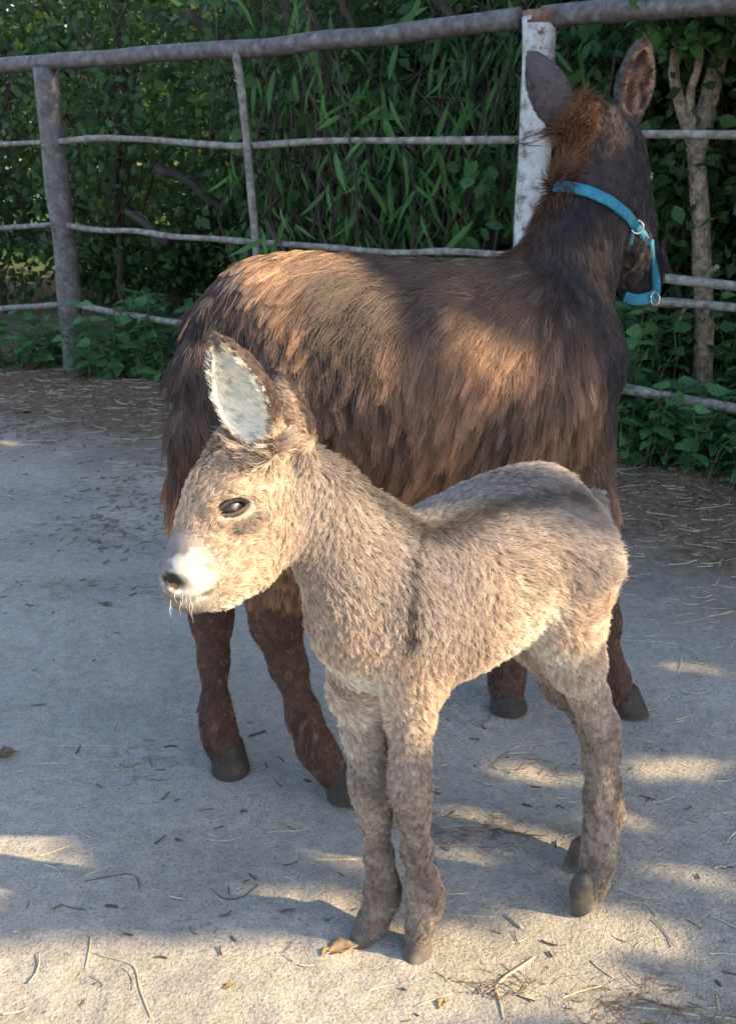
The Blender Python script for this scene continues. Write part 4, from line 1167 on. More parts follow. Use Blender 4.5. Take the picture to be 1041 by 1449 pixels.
# mare: rump, flank and tail
for q in ((400, 430, 1.62, 0.05, 0.06), (350, 400, 1.66, 0.035, 0.05), (470, 450, 1.66, 0.05, 0.05), (430, 362, 1.78, 0.03, 0.03), (490, 395, 1.75, 0.02, 0.03), (400, 500, 1.61, 0.045, 0.06), (460, 520, 1.64, 0.035, 0.06), (430, 580, 1.63, 0.035, 0.05), (480, 485, 1.64, 0.03, 0.04),
          (680, 520, 1.78, 0.016, 0.035), (650, 500, 1.76, 0.010, 0.02), (705, 545, 1.80, 0.008, 0.02), (256, 690, 1.58, 0.03, 0.06), (330, 450, 1.66, 0.03, 0.04), (370, 460, 1.62, 0.05, 0.06), (440, 430, 1.64, 0.05, 0.06),
          (868, 340, 2.04, 0.008, 0.012), (855, 362, 2.04, 0.009, 0.012), (880, 350, 2.05, 0.006, 0.012), (886, 375, 2.07, 0.006, 0.022), (805, 372, 2.0, 0.008, 0.012), (845, 415, 2.0, 0.006, 0.015), (790, 205, 2.1, 0.015, 0.03), (815, 215, 2.08, 0.012, 0.02), (900, 120, 2.15, 0.008, 0.03)):
    gap_at(q[0], q[1], q[2], q[3] * 1.15 + 0.016, q[4] * 1.15 + 0.016)
GAPS = np.array(GAPS)
def blocks(P, pad):
    """True for crown leaves that stay; the rest are cut to place the sun patches"""
    u, v = uv(P)
    keep = (u > U_EDGE(v) + pad * 0.6) | (v < V_R - 0.02 - pad)
    band = (v > V_R - 0.01) & (v < V_R + 0.30) & (u < U_EDGE(v) + 0.13)      # animal gaps ignored here, so the near left ground stays shaded
    for i, (a, b, ru, rv) in enumerate(GAPS):
        out = ((u - a) / (ru + pad * 0.55)) ** 2 + ((v - b) / (rv + pad * 0.55)) ** 2 > 1
        keep &= out if i < N_GROUND else (out | band)
    return keep

bark = mat_noise('grey_brown_bark', [(0.32, (0.07, 0.050, 0.036)), (0.5, (0.22, 0.165, 0.118)), (0.66, (0.38, 0.30, 0.22))], 34, 0.9, 0.8, 0.01, detail=8)
dark_bark = mat_noise('dark_bark', [(0.3, (0.022, 0.017, 0.014)), (0.7, (0.075, 0.058, 0.046))], 18, 0.9, 0.8, 0.01)
leaf_dark = mat_leaf('dark_green_leaf', (0.026, 0.056, 0.020), (0.058, 0.105, 0.035), 0.3)
leaf_mid = mat_leaf('mid_green_leaf', (0.030, 0.075, 0.024), (0.058, 0.125, 0.038), 0.3)
leaf_blade = mat_leaf('long_green_leaf', (0.040, 0.105, 0.030), (0.088, 0.185, 0.052), 0.3)
leaf_nettle = mat_leaf('nettle_leaf', (0.052, 0.125, 0.050), (0.095, 0.205, 0.078), 0.3, scale=14)
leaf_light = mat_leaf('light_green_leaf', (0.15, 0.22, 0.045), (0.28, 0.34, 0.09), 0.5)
stem_mat = mat_noise('green_stem', [(0.3, (0.05, 0.075, 0.03)), (0.7, (0.12, 0.13, 0.06))], 20, 0.7)

def limb(a, b, r0, r1, r, bend=0.12, n=9, seg=8):
    a = np.asarray(a, float); b = np.asarray(b, float); t = np.linspace(0, 1, n)
    L = np.linalg.norm(b - a); w = r.normal(size=(n, 3)); w = np.cumsum(w, 0); w -= t[:, None] * w[-1]
    P = a + (b - a) * t[:, None] + w * L * bend / 4
    return P, tube(P, r0 + (r1 - r0) * t, seg, True, 0.04, int(r.integers(1e6)))

def tree(name, base, h, crown_c, crown_r, n, leaf, size, mat, label, group, seed, trunk_r=0.09, tmat=None, shape=LEAF_QUAD, faces=LEAF_QUAD_F, sun_gaps=False, clumps=60, droop=0.3, cat='tree', hole=None, lean=(0, 0)):
    r = np.random.default_rng(seed)
    base = np.asarray(base, float)
    root = empty(name, tuple(base), label, cat, group)
    top = np.array([crown_c[0], crown_c[1], crown_c[2] + 0.2 * crown_r[2]])
    P, tb = limb(base - [0, 0, 0.1], top, trunk_r, trunk_r * 0.35, r, 0.10, 12, 10)
    child_mesh('trunk', tb[0], tb[1], tmat or dark_bark, root)
    # clump centres through the crown volume
    q = r.normal(size=(clumps, 3)); q = nrm(q) * r.uniform(0.25, 1.0, (clumps, 1)) ** 0.6
    C = np.asarray(crown_c) + q * np.asarray(crown_r)
    C[:, 2] = np.maximum(C[:, 2], base[2] + 0.25)
    parts = []
    for k in range(0, min(clumps, 26)):
        s = P[int(r.integers(4, 12))]
        if sun_gaps and not blocks(np.linspace(s, C[k], 8), 0.04).all(): continue
        _, t_ = limb(s, C[k], trunk_r * 0.28, 0.006, r, 0.18, 7, 5); parts.append(t_)
    Vb, Fb = merge(parts); child_mesh('branches', Vb, Fb, tmat or dark_bark, root)['kind'] = 'stuff'
    ci = r.integers(0, clumps, n)
    cr = np.mean(crown_r) * 0.36
    Pl = C[ci] + r.normal(size=(n, 3)) * cr * np.array([0.62, 0.62, 0.5])
    D = nrm(Pl - np.asarray(crown_c)) * 0.5 + r.normal(size=(n, 3)) * 0.6 + np.array([0, 0, -droop])
    sz = size * r.uniform(0.65, 1.3, n)
    if sun_gaps:
        k = blocks(Pl + nrm(D) * sz[:, None] * 0.5, size * 0.5); Pl, D, sz = Pl[k], D[k], sz[k]
    k = Pl[:, 2] > base[2] + 0.03; Pl, D, sz = Pl[k], D[k], sz[k]
    if hole is not None:
        k = hole(Pl); Pl, D, sz = Pl[k], D[k], sz[k]
    o = leaf_mass('crown', Pl, D, sz, shape, faces, mat, root, r, 1.6); o['kind'] = 'stuff'
    return root

# trees outside the picture on the right, crowns cut to throw the dappled shade
def shade_trees():
    specs = [((4.7, 1.75), 1), ((4.9, 2.9), 2), ((5.3, 4.2), 3), ((6.2, 5.6), 4), ((6.6, 2.2), 5), ((7.4, 3.8), 6), ((8.4, 5.4), 7), ((4.4, 5.4), 8), ((9.0, 7.4), 9), ((4.9, 0.75), 10), ((6.0, 0.9), 11), ((4.5, 0.25), 12), ((5.4, -0.1), 13)]
    for (x, y), s in specs:
        r = np.random.default_rng(900 + s)
        tree('shade_tree', (x, y + (1.7 if s >= 12 else 0.0), 0.0), 5.5, (x, y, 3.3), (1.0, 1.05, 2.3), 17000, None, 0.075, leaf_mid,  # some trunks set aside from their crowns to keep shadows off the foal
             'unseen leafy tree on the right, crown cut to throw dappled shade across the yard', 'shade trees on the right', 900 + s, 0.11, bark, sun_gaps=True, clumps=90)
    # the last ones are added to shade the near ground
    return
shade_trees()

# ------------------------------------------------------------------ hedge, shrubs and trees behind the fence
def P3(s, off, z=0.0):
    p = fence_pos(s, off); return np.array([p[0], p[1], z])

def blade_shrub(s, off, seed, n_part, n_rest, cz, rz, rs, label):
    r = np.random.default_rng(seed)
    base = P3(s, off)
    root = empty('willow_shrub', tuple(base), label, 'shrub', 'long leaved shrubs behind the fence')
    parts = []; PL = []; DL = []
    nst = 26
    for k in range(nst):
        z = r.uniform(cz - rz, cz + rz)
        tipp = base + np.array([r.normal() * rs, r.normal() * rs * 0.6 - 0.25, z])
        Pm, tb = limb(base + [r.normal() * 0.05, r.normal() * 0.05, -0.03], tipp, 0.012, 0.003, r, 0.22, 10, 5); parts.append(tb)
        m = (n_part + n_rest) // nst + 1
        for j in range(m):
            t = r.uniform(0.35, 1.0); i = min(int(t * 9), 8)
            p = Pm[i] + (Pm[i + 1] - Pm[i]) * r.random() + r.normal(size=3) * 0.05
            PL.append(p); d = nrm(r.normal(size=3) * np.array([0.45, 0.45, 0.3]) + np.array([0, -0.15, -0.85])); DL.append(d)
    Vb, Fb = merge(parts); child_mesh('stems', Vb, Fb, dark_bark, root)['kind'] = 'stuff'
    PL = np.array(PL); DL = np.array(DL); o = np.argsort(fence_dist(PL[:, 0], PL[:, 1]))
    PL, DL = PL[o], DL[o]
    sz = 0.19 * r.uniform(0.6, 1.25, len(PL))
    me = mesh_from('leaf', LEAF_BLADE, LEAF_BLADE_F, leaf_blade)
    leaf_parts('leaf', PL[:n_part], DL[:n_part], sz[:n_part], me, root, r, 1.8)
    if n_rest: leaf_mass('foliage', PL[n_part:], DL[n_part:], sz[n_part:], LEAF_BLADE, LEAF_BLADE_F, leaf_blade, root, r, 1.8)['kind'] = 'stuff'

def nettle_clump(x, y, h, w, n_st, seed, label, group, leafmat=leaf_nettle, lsz=0.085, z0=0.0):
    r = np.random.default_rng(seed)
    root = empty('nettle_plant', (x, y, z0), label, 'nettle', group)
    parts = []; P = []; D = []
    for k in range(n_st):
        a = r.uniform(0, 6.28); rr = w * math.sqrt(r.random())
        b = np.array([x + rr * math.cos(a), y + rr * math.sin(a) * 0.8, z0 - 0.02])
        hh = h * r.uniform(0.55, 1.1)
        t = b + np.array([r.normal() * 0.10, r.normal() * 0.10 - 0.05, hh])
        Pm, tb = limb(b, t, 0.0045, 0.002, r, 0.10, 8, 4); parts.append(tb)
        nod = max(3, int(hh / 0.055)); ph = r.uniform(0, 3.14)
        for j in range(nod):
            f = (j + 0.6 + 0.3 * r.random()) / nod; f = min(f, 0.99)
            i = min(int(f * 7), 6); p = Pm[i] + (Pm[i + 1] - Pm[i]) * (f * 7 - i)
            for q in range(2):
                an = ph + j * 1.57 + q * 3.14 + r.normal() * 0.25
                P.append(p); D.append([math.cos(an), math.sin(an), -0.25 + 0.45 * r.random() - 0.3 * (1 - f)])
    Vs, Fs = merge(parts); child_mesh('stems', Vs, Fs, stem_mat, root)['kind'] = 'stuff'
    P = np.array(P); D = np.array(D); sz = lsz * r.uniform(0.6, 1.25, len(P))
    # the leaves on the near side are parts, the hidden rest one mass
    front = np.argsort(P[:, 1] - 0.15 * P[:, 2]); k = min(110, int(len(P) * 0.6))
    me = NETTLE_ME[leafmat.name]
    leaf_parts('leaf', P[front[:k]], D[front[:k]], sz[front[:k]], me, root, r, 0.9)
    rest = front[k:]
    if len(rest): leaf_mass('foliage', P[rest], D[rest], sz[rest], LEAF_NETTLE, LEAF_NETTLE_F, leafmat, root, r, 0.9)['kind'] = 'stuff'
NETTLE_ME = {m.name: mesh_from('leaf', LEAF_NETTLE, LEAF_NETTLE_F, m) for m in (leaf_nettle, leaf_dark)}

def background():
    L = float(np.linalg.norm(FB - FA))
    # dense shrubs in two rows behind the fence
    lab = ['dark dense shrub left of the grey fence post', 'dark shrub between the grey post and the thin stake', 'dark shrub behind the thin fence stake', 'dark shrub behind the rump of the brown donkey',
           'dark shrub left of the white fence post', 'dark shrub right of the white fence post', 'dark shrub behind the blue halter', 'dark shrub at the right edge of the picture', 'dark shrub beyond the right edge', 'dark shrub beyond the left edge', 'dark shrub far beyond the left edge']
    S_ = [-0.7, 0.35, 1.15, 1.85, 2.55, 3.25, 3.95, 4.65, 5.5, -1.9, -3.2]
    for i, (s, lb) in enumerate(zip(S_, lab)):
        off = 1.15 + 0.25 * math.sin(i * 2.1)
        b = P3(s, off)
        tree('hedge_shrub', b, 2.6, (b[0], b[1], 1.45), (0.62, 0.5, 1.35), [2700, 2200, 3400, 6800, 8600, 8600, 8000, 7600, 7600, 3000, 4000][i], None, 0.064, leaf_dark, lb, None, 300 + i, 0.03, dark_bark, LEAF_QUAD, LEAF_QUAD_F, clumps=70, cat='shrub')
    for i, (s, off, lb) in enumerate([(-0.6, 1.9, 'low dark bush at the hedge foot left of the grey post'), (0.35, 1.75, 'low dark bush at the hedge foot right of the grey post'), (1.05, 1.8, 'low dark bush at the hedge foot by the thin stake'), (-1.6, 2.0, 'low dark bush at the hedge foot past the left edge'), (1.8, 1.9, 'low dark bush at the hedge foot behind the brown rump')]):
        b = P3(s, off)
        tree('low_bush', b, 0.8, (b[0], b[1], 0.42), (0.55, 0.3, 0.42), 2600, None, 0.064, leaf_dark, lb, None, 365 + i, 0.015, dark_bark, LEAF_QUAD, LEAF_QUAD_F, clumps=40, cat='bush')
    lab2 = ['tall dark tree beyond the hedge, left of the grey post', 'tall dark tree beyond the hedge, right of the grey post', 'tall dark tree beyond the hedge above the thin stake', 'tall dark tree beyond the hedge above the donkey back', 'tall dark tree beyond the hedge behind the white post', 'tall dark tree beyond the hedge behind the donkey ears', 'tall dark tree beyond the hedge at the right edge', 'tall dark tree beyond the hedge past the left edge', 'tall dark tree beyond the hedge past the right edge']
    for i, (s, lb) in enumerate(zip([-1.2, 0.0, 1.0, 2.0, 3.0, 4.0, 5.0, -2.8, 6.4], lab2)):
        off = 2.7 + 0.4 * math.sin(i * 1.7 + 1)
        b = P3(s, off)
        tree('hedge_tree', b, 5, (b[0], b[1], 2.3), (0.85, 0.8, 2.2), [2900, 2600, 4600, 11000, 13000, 12000, 12000, 3000, 12000][i], None, 0.09, leaf_dark, lb, None, 340 + i, 0.08, dark_bark, clumps=90)
    # sunlit trees far behind, showing as bright flecks through the gaps
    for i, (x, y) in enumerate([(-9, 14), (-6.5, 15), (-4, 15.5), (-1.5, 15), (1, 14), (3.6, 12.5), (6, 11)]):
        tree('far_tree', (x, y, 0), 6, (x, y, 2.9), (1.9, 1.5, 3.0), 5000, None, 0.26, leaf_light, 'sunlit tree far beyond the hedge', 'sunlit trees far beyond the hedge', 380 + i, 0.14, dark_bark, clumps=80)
    # long leaved shrubs in the middle
    for k, (s, off, a, b_, cz, rz, rs, lb) in enumerate([
        (1.62, 0.62, 130, 150, 1.45, 0.45, 0.28, 'long leaved shrub drooping left of the bright green one'),
        (2.12, 0.50, 230, 150, 1.15, 0.55, 0.26, 'bright green shrub with long drooping leaves left of the white post'),
        (2.55, 0.60, 130, 120, 1.35, 0.5, 0.22, 'long leaved shrub hanging close to the white post'),
        (1.15, 0.70, 90, 120, 1.7, 0.4, 0.25, 'long leaved shrub right of the thin stake'),
        (2.0, 0.85, 80, 150, 2.0, 0.3, 0.45, 'long leaved shrub overhanging the top rail')]):
        blade_shrub(s, off, 420 + k, a, b_, cz, rz, rs, lb)
    # the forked tree on the right
    r = np.random.default_rng(5)
    b = at(995, 462, 4.02); base = np.array([b[0] + 0.01, 4.02, 0.0])
    root = empty('forked_tree', tuple(base), 'pale barked tree forking into bare limbs right of the donkey', 'tree')
    def path(pts, Y, r0, r1, name, m=bark):
        P = smooth_path([at(a, c, Y + d) for a, c, d in pts], 22)
        V, F = tube(P, np.linspace(r0, r1, 22), 10, True, 0.05, 3)
        child_mesh(name, V, F, m, root)
    lo = at(993, 560, 4.02)
    path([(990, 700, 0), (993, 560, 0), (996, 450, 0), (993, 380, 0), (990, 300, 0), (984, 225, 0), (983, 195, 0.02)], 4.02, 0.042, 0.033, 'trunk')
    path([(984, 215, 0), (975, 190, 0), (962, 150, -0.02), (952, 110, -0.02), (955, 70, -0.02), (958, 40, 0)], 4.03, 0.026, 0.015, 'limb')
    path([(984, 215, 0.02), (995, 170, 0.05), (1006, 125, 0.08), (1016, 80, 0.1), (1024, 30, 0.15), (1030, -60, 0.2)], 4.03, 0.040, 0.026, 'limb')
    path([(983, 205, 0), (976, 165, -0.03), (975, 125, -0.03), (986, 105, -0.04), (992, 60, -0.04), (990, -20, -0.04)], 4.03, 0.020, 0.010, 'limb')
    path([(995, 400, -0.01), (1004, 385, -0.05), (1015, 377, -0.08)], 4.0, 0.018, 0.010, 'limb')
    path([(990, 440, 0.02), (983, 425, -0.04), (965, 440, -0.06), (955, 470, -0.08)], 4.0, 0.010, 0.005, 'limb')
    path([(945, 330, 0.1), (935, 350, 0.1), (945, 380, 0.1), (962, 420, 0.1), (972, 470, 0.1)], 4.0, 0.012, 0.010, 'limb', dark_bark)
    n = 1500; Pl = np.array([at(r.uniform(905, 1075), r.uniform(-120, 70), 4.0 + r.uniform(-0.25, 0.5)) for _ in range(n)])
    leaf_mass('crown', Pl, r.normal(size=(n, 3)) + [0, 0, -0.4], 0.075 * r.uniform(0.6, 1.2, n), LEAF_OVAL, LEAF_OVAL_F, leaf_mid, root, r, 1.4)['kind'] = 'stuff'
    # broad leafed boughs near the rail, right half
    for i, (px, py, wx, wy, nn, Y, lb) in enumerate([(835, 95, 60, 60, 150, 4.45, 'leafy sapling between the two ears of the brown donkey'), (960, 270, 70, 90, 190, 4.25, 'leafy sapling behind the forked tree'), (700, 270, 40, 60, 120, 4.4, 'leafy sapling just left of the white post')]):
        c = at(px, py, Y); rt = empty('sapling', (c[0], Y, 0), lb, 'sapling')
        Pm, tb = limb([c[0], Y, -0.05], c + np.array([0, 0, 0.2]), 0.012, 0.004, r, 0.08, 10, 6); child_mesh('trunk', tb[0], tb[1], dark_bark, rt)
        Pl = np.array([at(px + r.normal() * wx * 0.55, py + r.normal() * wy * 0.55, Y + r.normal() * 0.10) for _ in range(nn)])
        me = mesh_from('leaf', LEAF_OVAL, LEAF_OVAL_F, leaf_mid)
        leaf_parts('leaf', Pl, r.normal(size=(nn, 3)) * [0.7, 0.5, 0.4] + [0, -0.2, -0.5], 0.085 * r.uniform(0.6, 1.2, nn), me, rt, r, 1.2)
    # bare dark stems deep in the hedge
    bare = [((225, 235, 6.3), (330, 300, 6.1), 0.03), ((240, 345, 6.0), (180, 300, 6.3), 0.03), ((262, 20, 6.0), (330, 62, 6.0), 0.035), ((372, 305, 5.2), (430, 230, 5.3), 0.010), ((453, 210, 5.0), (455, 350, 4.95), 0.016), ((433, 220, 5.1), (432, 290, 5.1), 0.008),
            ((520, 270, 5.0), (490, 285, 5.0), 0.006), ((600, -20, 5.0), (650, 40, 4.9), 0.03), ((395, -10, 5.4), (420, 60, 5.4), 0.03), ((470, -10, 5.2), (500, 45, 5.2), 0.02)]
    BL = ['thick dark branch slanting right of the grey post', 'dark branch under the middle rail right of the grey post', 'dark bough slanting above the top rail near the thin stake', 'thin bare twig leaning up right of the thin stake', 'upright dark stem between the thin stake and the bright green shrub', 'short thin stem left of the upright dark stem', 'short pale twig left of the bright green shrub', 'thick dark bough crossing above the top rail near the white post', 'dark bough above the top rail right of the thin stake', 'dark bough above the top rail over the donkey back']
    for bi, (a, b_, rd) in enumerate(bare):
        _, tb = limb(at(*a), at(*b_), rd, rd * 0.7, r, 0.08, 8, 6)
        o = obj('bare_branch', mesh_from('bare_branch', np.array(tb[0]), tb[1], dark_bark)); 
        tag(o, BL[bi], 'branch', 'bare branches inside the hedge')
    # nettles and ground plants along the fence foot
    k = 0
    def lab_n(px): return px
    for (px, py, h, w, ns, lb) in [
        (150, 530, 0.42, 0.20, 17, 'low nettle clump just right of the grey post'), (205, 540, 0.46, 0.20, 18, 'nettle clump between the grey post and the brown rump'), (250, 530, 0.50, 0.2, 16, 'nettle clump touching the brown rump'),
        (20, 520, 0.36, 0.22, 15, 'low nettle clump at the left edge of the picture'), (70, 515, 0.32, 0.15, 10, 'small nettle clump left of the grey post'), (-60, 520, 0.4, 0.25, 14, 'nettle clump past the left edge'),
        (905, 648, 0.36, 0.17, 20, 'nettle clump beside the chest of the brown donkey'), (965, 662, 0.36, 0.17, 22, 'broad nettle clump under the broken low rail'), (1030, 678, 0.34, 0.17, 22, 'nettle clump at the right edge of the picture'), (1100, 690, 0.5, 0.2, 16, 'nettle clump past the right edge'),
        (925, 612, 0.72, 0.16, 18, 'tall nettle clump behind the low rail near the halter'), (1000, 615, 0.62, 0.16, 18, 'tall nettle clump at the foot of the forked tree'), (870, 640, 0.6, 0.18, 14, 'nettle clump hidden behind the brown donkey chest'),
        (320, 520, 0.6, 0.25, 14, 'nettle clump behind the brown rump'), (700, 560, 0.75, 0.2, 14, 'nettle clump left of the white post foot'), (600, 545, 0.75, 0.22, 12, 'nettle clump behind the middle of the brown back')]:
        p = gnd(px, py); k += 1
        nettle_clump(p[0], p[1], h, w, ns, 500 + k, lb, None)
background()

# ------------------------------------------------------------------ straw, leaves and litter on the ground
straw_mat = mat_noise('dry_straw', [(0.3, (0.26, 0.205, 0.13)), (0.5, (0.40, 0.33, 0.225)), (0.7, (0.54, 0.47, 0.34))], 60, 0.7, 0.3, 0.001)
twig_mat = mat_noise('dark_twig', [(0.3, (0.035, 0.028, 0.022)), (0.7, (0.10, 0.08, 0.06))], 60, 0.8, 0.4, 0.001)
drab_mat = mat_noise('drab_litter', [(0.3, (0.060, 0.038, 0.026)), (0.5, (0.145, 0.096, 0.060)), (0.7, (0.31, 0.225, 0.14))], 40, 0.85, 0.4, 0.002)
deadleaf = mat_noise('dead_leaf', [(0.3, (0.20, 0.13, 0.07)), (0.6, (0.36, 0.25, 0.13)), (0.75, (0.48, 0.36, 0.2))], 45, 0.7, 0.5, 0.002)

def lie(px_pts, lift):
    P = np.array([gnd(a, b) for a, b in px_pts])
    P = smooth_path(P, max(6, 3 * len(P)))
    P[:, 2] = gz(P[:, 0], P[:, 1]) + lift
    return P

def straw_piece(name, px_pts, w, mat, label, cat, group=None):
    P = lie(px_pts, w * 0.55)
    k = len(P)
    V, F = tube(P, w * np.r_[0.8, np.ones(k - 2), 0.7], 6, True, 0.06, int(P[0][0] * 1e4) % 9999)
    c = P.mean(0)
    o = obj(name, mesh_from(name, np.array(V) - c, F, mat)); o.location = c
    tag(o, label, cat, group)

STRAWS = [
    ([(442, 1220), (504, 1220)], .0022, 'pale straw lying flat just left of the front hooves'), ([(376, 1180), (410, 1175), (437, 1173)], .0018, 'pale thin straw left of the foal shin'),
    ([(110, 987), (160, 990), (195, 990)], .0018, 'thin straw left of the hind hooves'), ([(80, 1056), (200, 1058)], .0015, 'long straw on the shaded sand left'), ([(0, 797), (58, 796)], .0016, 'straw at the left edge below the dark litter'),
    ([(0, 938), (40, 934)], .0015, 'short straw at the left edge'), ([(45, 950), (95, 946)], .0015, 'short straw near the left edge'), ([(130, 729), (198, 726)], .0026, 'bright straw left of the brown tail'),
    ([(48, 740), (120, 738)], .0020, 'straw lying left of the brightest one'), ([(616, 1170), (655, 1170), (690, 1168)], .0018, 'straw right of the foal shin'), ([(618, 1050), (650, 1055), (686, 1068)], .0018, 'curved straw behind the foal belly'),
    ([(720, 1062), (740, 1053), (760, 1052)], .0016, 'short curved straw under the foal belly'), ([(625, 998), (690, 1000)], .0018, 'straw near the dark front hoof'), ([(620, 1088), (640, 1110), (648, 1128)], .0014, 'thin stalk standing out right of the foal leg'),
    ([(614, 1060), (626, 1080), (632, 1088)], .0014, 'short stalk right of the foal knee'), ([(716, 1297), (726, 1306), (738, 1317)], .0036, 'thick yellow straw stub between the hooves'), ([(700, 1298), (635, 1296)], .0012, 'thin straw left of the thick stub'),
    ([(909, 1274), (919, 1284), (929, 1294)], .0026, 'short straw stub right of the hind hoof'), ([(756, 1356), (735, 1372), (712, 1388), (700, 1402)], .0028, 'bent pale straw in the sunny foreground'),
    ([(700, 1402), (706, 1420), (712, 1446)], .0022, 'dark straw stalk at the bottom edge'), ([(856, 1420), (930, 1426), (1000, 1434), (1041, 1440)], .0022, 'long straw in the bottom right corner'), ([(980, 1423), (1014, 1423)], .0018, 'short straw in the bottom right corner'),
    ([(1014, 1404), (1017, 1428)], .0020, 'upright stalk in the bottom right corner'), ([(835, 1360), (850, 1373), (868, 1384)], .0018, 'thin dark stem in the dappled foreground'), ([(860, 906), (905, 908), (960, 912), (1008, 940)], .0020, 'long curved straw right of the dark hoof'),
    ([(940, 884), (1000, 876), (1041, 866)], .0020, 'straw near the right edge'), ([(130, 1330), (128, 1352), (122, 1376)], .0018, 'dry stem crossing the shadow edge'), ([(136, 1356), (168, 1364), (194, 1374), (197, 1400), (206, 1424), (214, 1444)], .0020, 'bent dry stem on the sunny foreground'),
    ([(318, 918), (366, 914)], .0024, 'straw between the brown hind legs'), ([(190, 828), (225, 828)], .0016, 'straw left of the foal nose'), ([(0, 815), (40, 813), (70, 815)], .0014, 'thin straw at the left edge'),
    ([(30, 828), (95, 830)], .0014, 'thin straw among the wisps left'), ([(150, 654), (200, 662), (240, 664)], .0020, 'straw by the brown tail'), ([(208, 682), (240, 688)], .0022, 'short straw under the brown tail'), ([(78, 640), (120, 638)], .0022, 'bright straw in the dark litter'),
    ([(165, 860), (200, 872)], .0014, 'thin straw slanting near the foal chin'), ([(38, 852), (75, 868)], .0014, 'thin slanting straw near the left edge'), ([(560, 985), (600, 988)], .0016, 'straw behind the foal foreleg'), ([(570, 1020), (618, 1022)], .0016, 'short straw behind the foal knee'),
    ([(625, 1268), (665, 1264)], .0014, 'thin straw right of the front fetlock'), ([(915, 1278), (870, 1272)], .0012, 'thin wisp right of the hind hoof'), ([(895, 1005), (940, 1012)], .0014, 'thin straw right of the far hoof'), ([(985, 1150), (1041, 1146)], .0014, 'thin straw at the right edge'),
    ([(260, 1000), (330, 992)], .0012, 'thin straw behind the left hind hoof'), ([(150, 1090), (210, 1086)], .0013, 'faint straw on the shaded sand'), ([(520, 1405), (545, 1398)], .0016, 'short straw at the bottom middle'), ([(660, 1300), (640, 1290)], .0014, 'wisp near the front hoof'), ([(585, 1430), (640, 1410)], .0014, 'thin straw at the bottom middle')]
for p, w, lb in STRAWS:
    straw_piece('straw_stalk', p, w * 0.8, straw_mat, lb, 'straw', 'straw stalks on the yard')
TWIGS = [([(248, 1191), (256, 1193)], .004, 'small black crumb on the shaded sand'), ([(352, 1042), (366, 1037), (376, 1034)], .0034, 'dark twig between the brown hind hooves'), ([(232, 1058), (243, 1056), (252, 1058)], .0026, 'small dark twig left of the hind hoof'),
         ([(150, 1288), (168, 1290)], .0040, 'dark chip near the shadow edge'), ([(300, 1262), (320, 1278), (352, 1270), (366, 1255)], .0014, 'curved dark stem left of the front hooves'), ([(430, 1105), (440, 1108)], .0034, 'dark crumb behind the foreleg'), ([(340, 1152), (350, 1150)], .0034, 'small dark flake left of the foal leg'),
         ([(738, 1136), (752, 1140)], .003, 'dark crumb under the belly'), ([(120, 1250), (196, 1236), (198, 1262)], .0012, 'thin dark stem on the shaded sand'), ([(1012, 1385), (1020, 1392)], .004, 'dark crumb at the right bottom'), ([(88, 1284), (122, 1292)], .0014, 'thin dark stem by the shadow edge')]
for p, w, lb in TWIGS:
    straw_piece('twig', p, w * 0.7, twig_mat, lb, 'twig', 'dark twigs and crumbs on the sand')

def curled_leaf(px, py, size, rot, mat, label, group=None, curl=1.0):
    c = gnd(px, py); n = 9; V = []; F = []
    for i in range(n):
        u = i / (n - 1); w = 0.30 * math.sin(math.pi * min(1, u * 0.97 + 0.02)) ** 1.3 * (1 + 0.35 * math.sin(23 * u + px))
        for j in range(5):
            v = (j - 2) / 2
            V.append(((u - 0.5), v * w, 0.13 * curl * v * v * math.sin(u * 3.1) + 0.10 * curl * (u - 0.3) ** 2 + 0.02 * math.sin(9 * u + 3 * v)))
    for i in range(n - 1):
        for j in range(4):
            F.append((i * 5 + j, i * 5 + j + 1, (i + 1) * 5 + j + 1, (i + 1) * 5 + j))
    V = np.array(V) * size; cr, sr = math.cos(rot), math.sin(rot)
    V = np.stack([V[:, 0] * cr - V[:, 1] * sr, V[:, 0] * sr + V[:, 1] * cr, V[:, 2] - V[:, 2].min() + 0.001], 1)
    o = obj('dead_leaf', mesh_from('dead_leaf', V, F, mat)); c[2] = float(gz(c[0], c[1])[0]); o.location = c
    md = o.modifiers.new('thickness', 'SOLIDIFY'); md.thickness = 0.0012
    tag(o, label, 'leaf', group)
curled_leaf(485, 1349, 0.05, 0.25, deadleaf, 'curled dry leaf touching the front hoof', 'dead leaves', 1.6)
curled_leaf(462, 1354, 0.022, 0.9, deadleaf, 'small dry scrap beside the curled leaf', 'dead leaves')
curled_leaf(325, 1402, 0.018, 0.4, deadleaf, 'small brown leaf scrap in the sunny foreground', 'dead leaves')
curled_leaf(625, 1425, 0.022, 1.2, deadleaf, 'brown leaf scrap at the bottom middle', 'dead leaves')
curled_leaf(153, 856, 0.03, 0.2, drab_mat, 'grey leaf scrap on the shaded sand', 'dead leaves')
curled_leaf(35, 583, 0.11, 0.2, drab_mat, 'broad grey leaf lying on the dark litter', 'dead leaves', 0.5)
curled_leaf(8, 1071, 0.05, 0.3, drab_mat, 'brown clod at the left edge', 'dead leaves', 1.8)
for i, (px, py) in enumerate([(155, 536), (172, 538), (186, 543)]):
    curled_leaf(px, py, 0.075, 1.2 + i, leaf_light, ['yellow leaf fallen below the nettles, left one', 'yellow leaf fallen below the nettles, middle one', 'yellow leaf fallen below the nettles, right one'][i], 'yellow leaves below the nettles', 0.6)

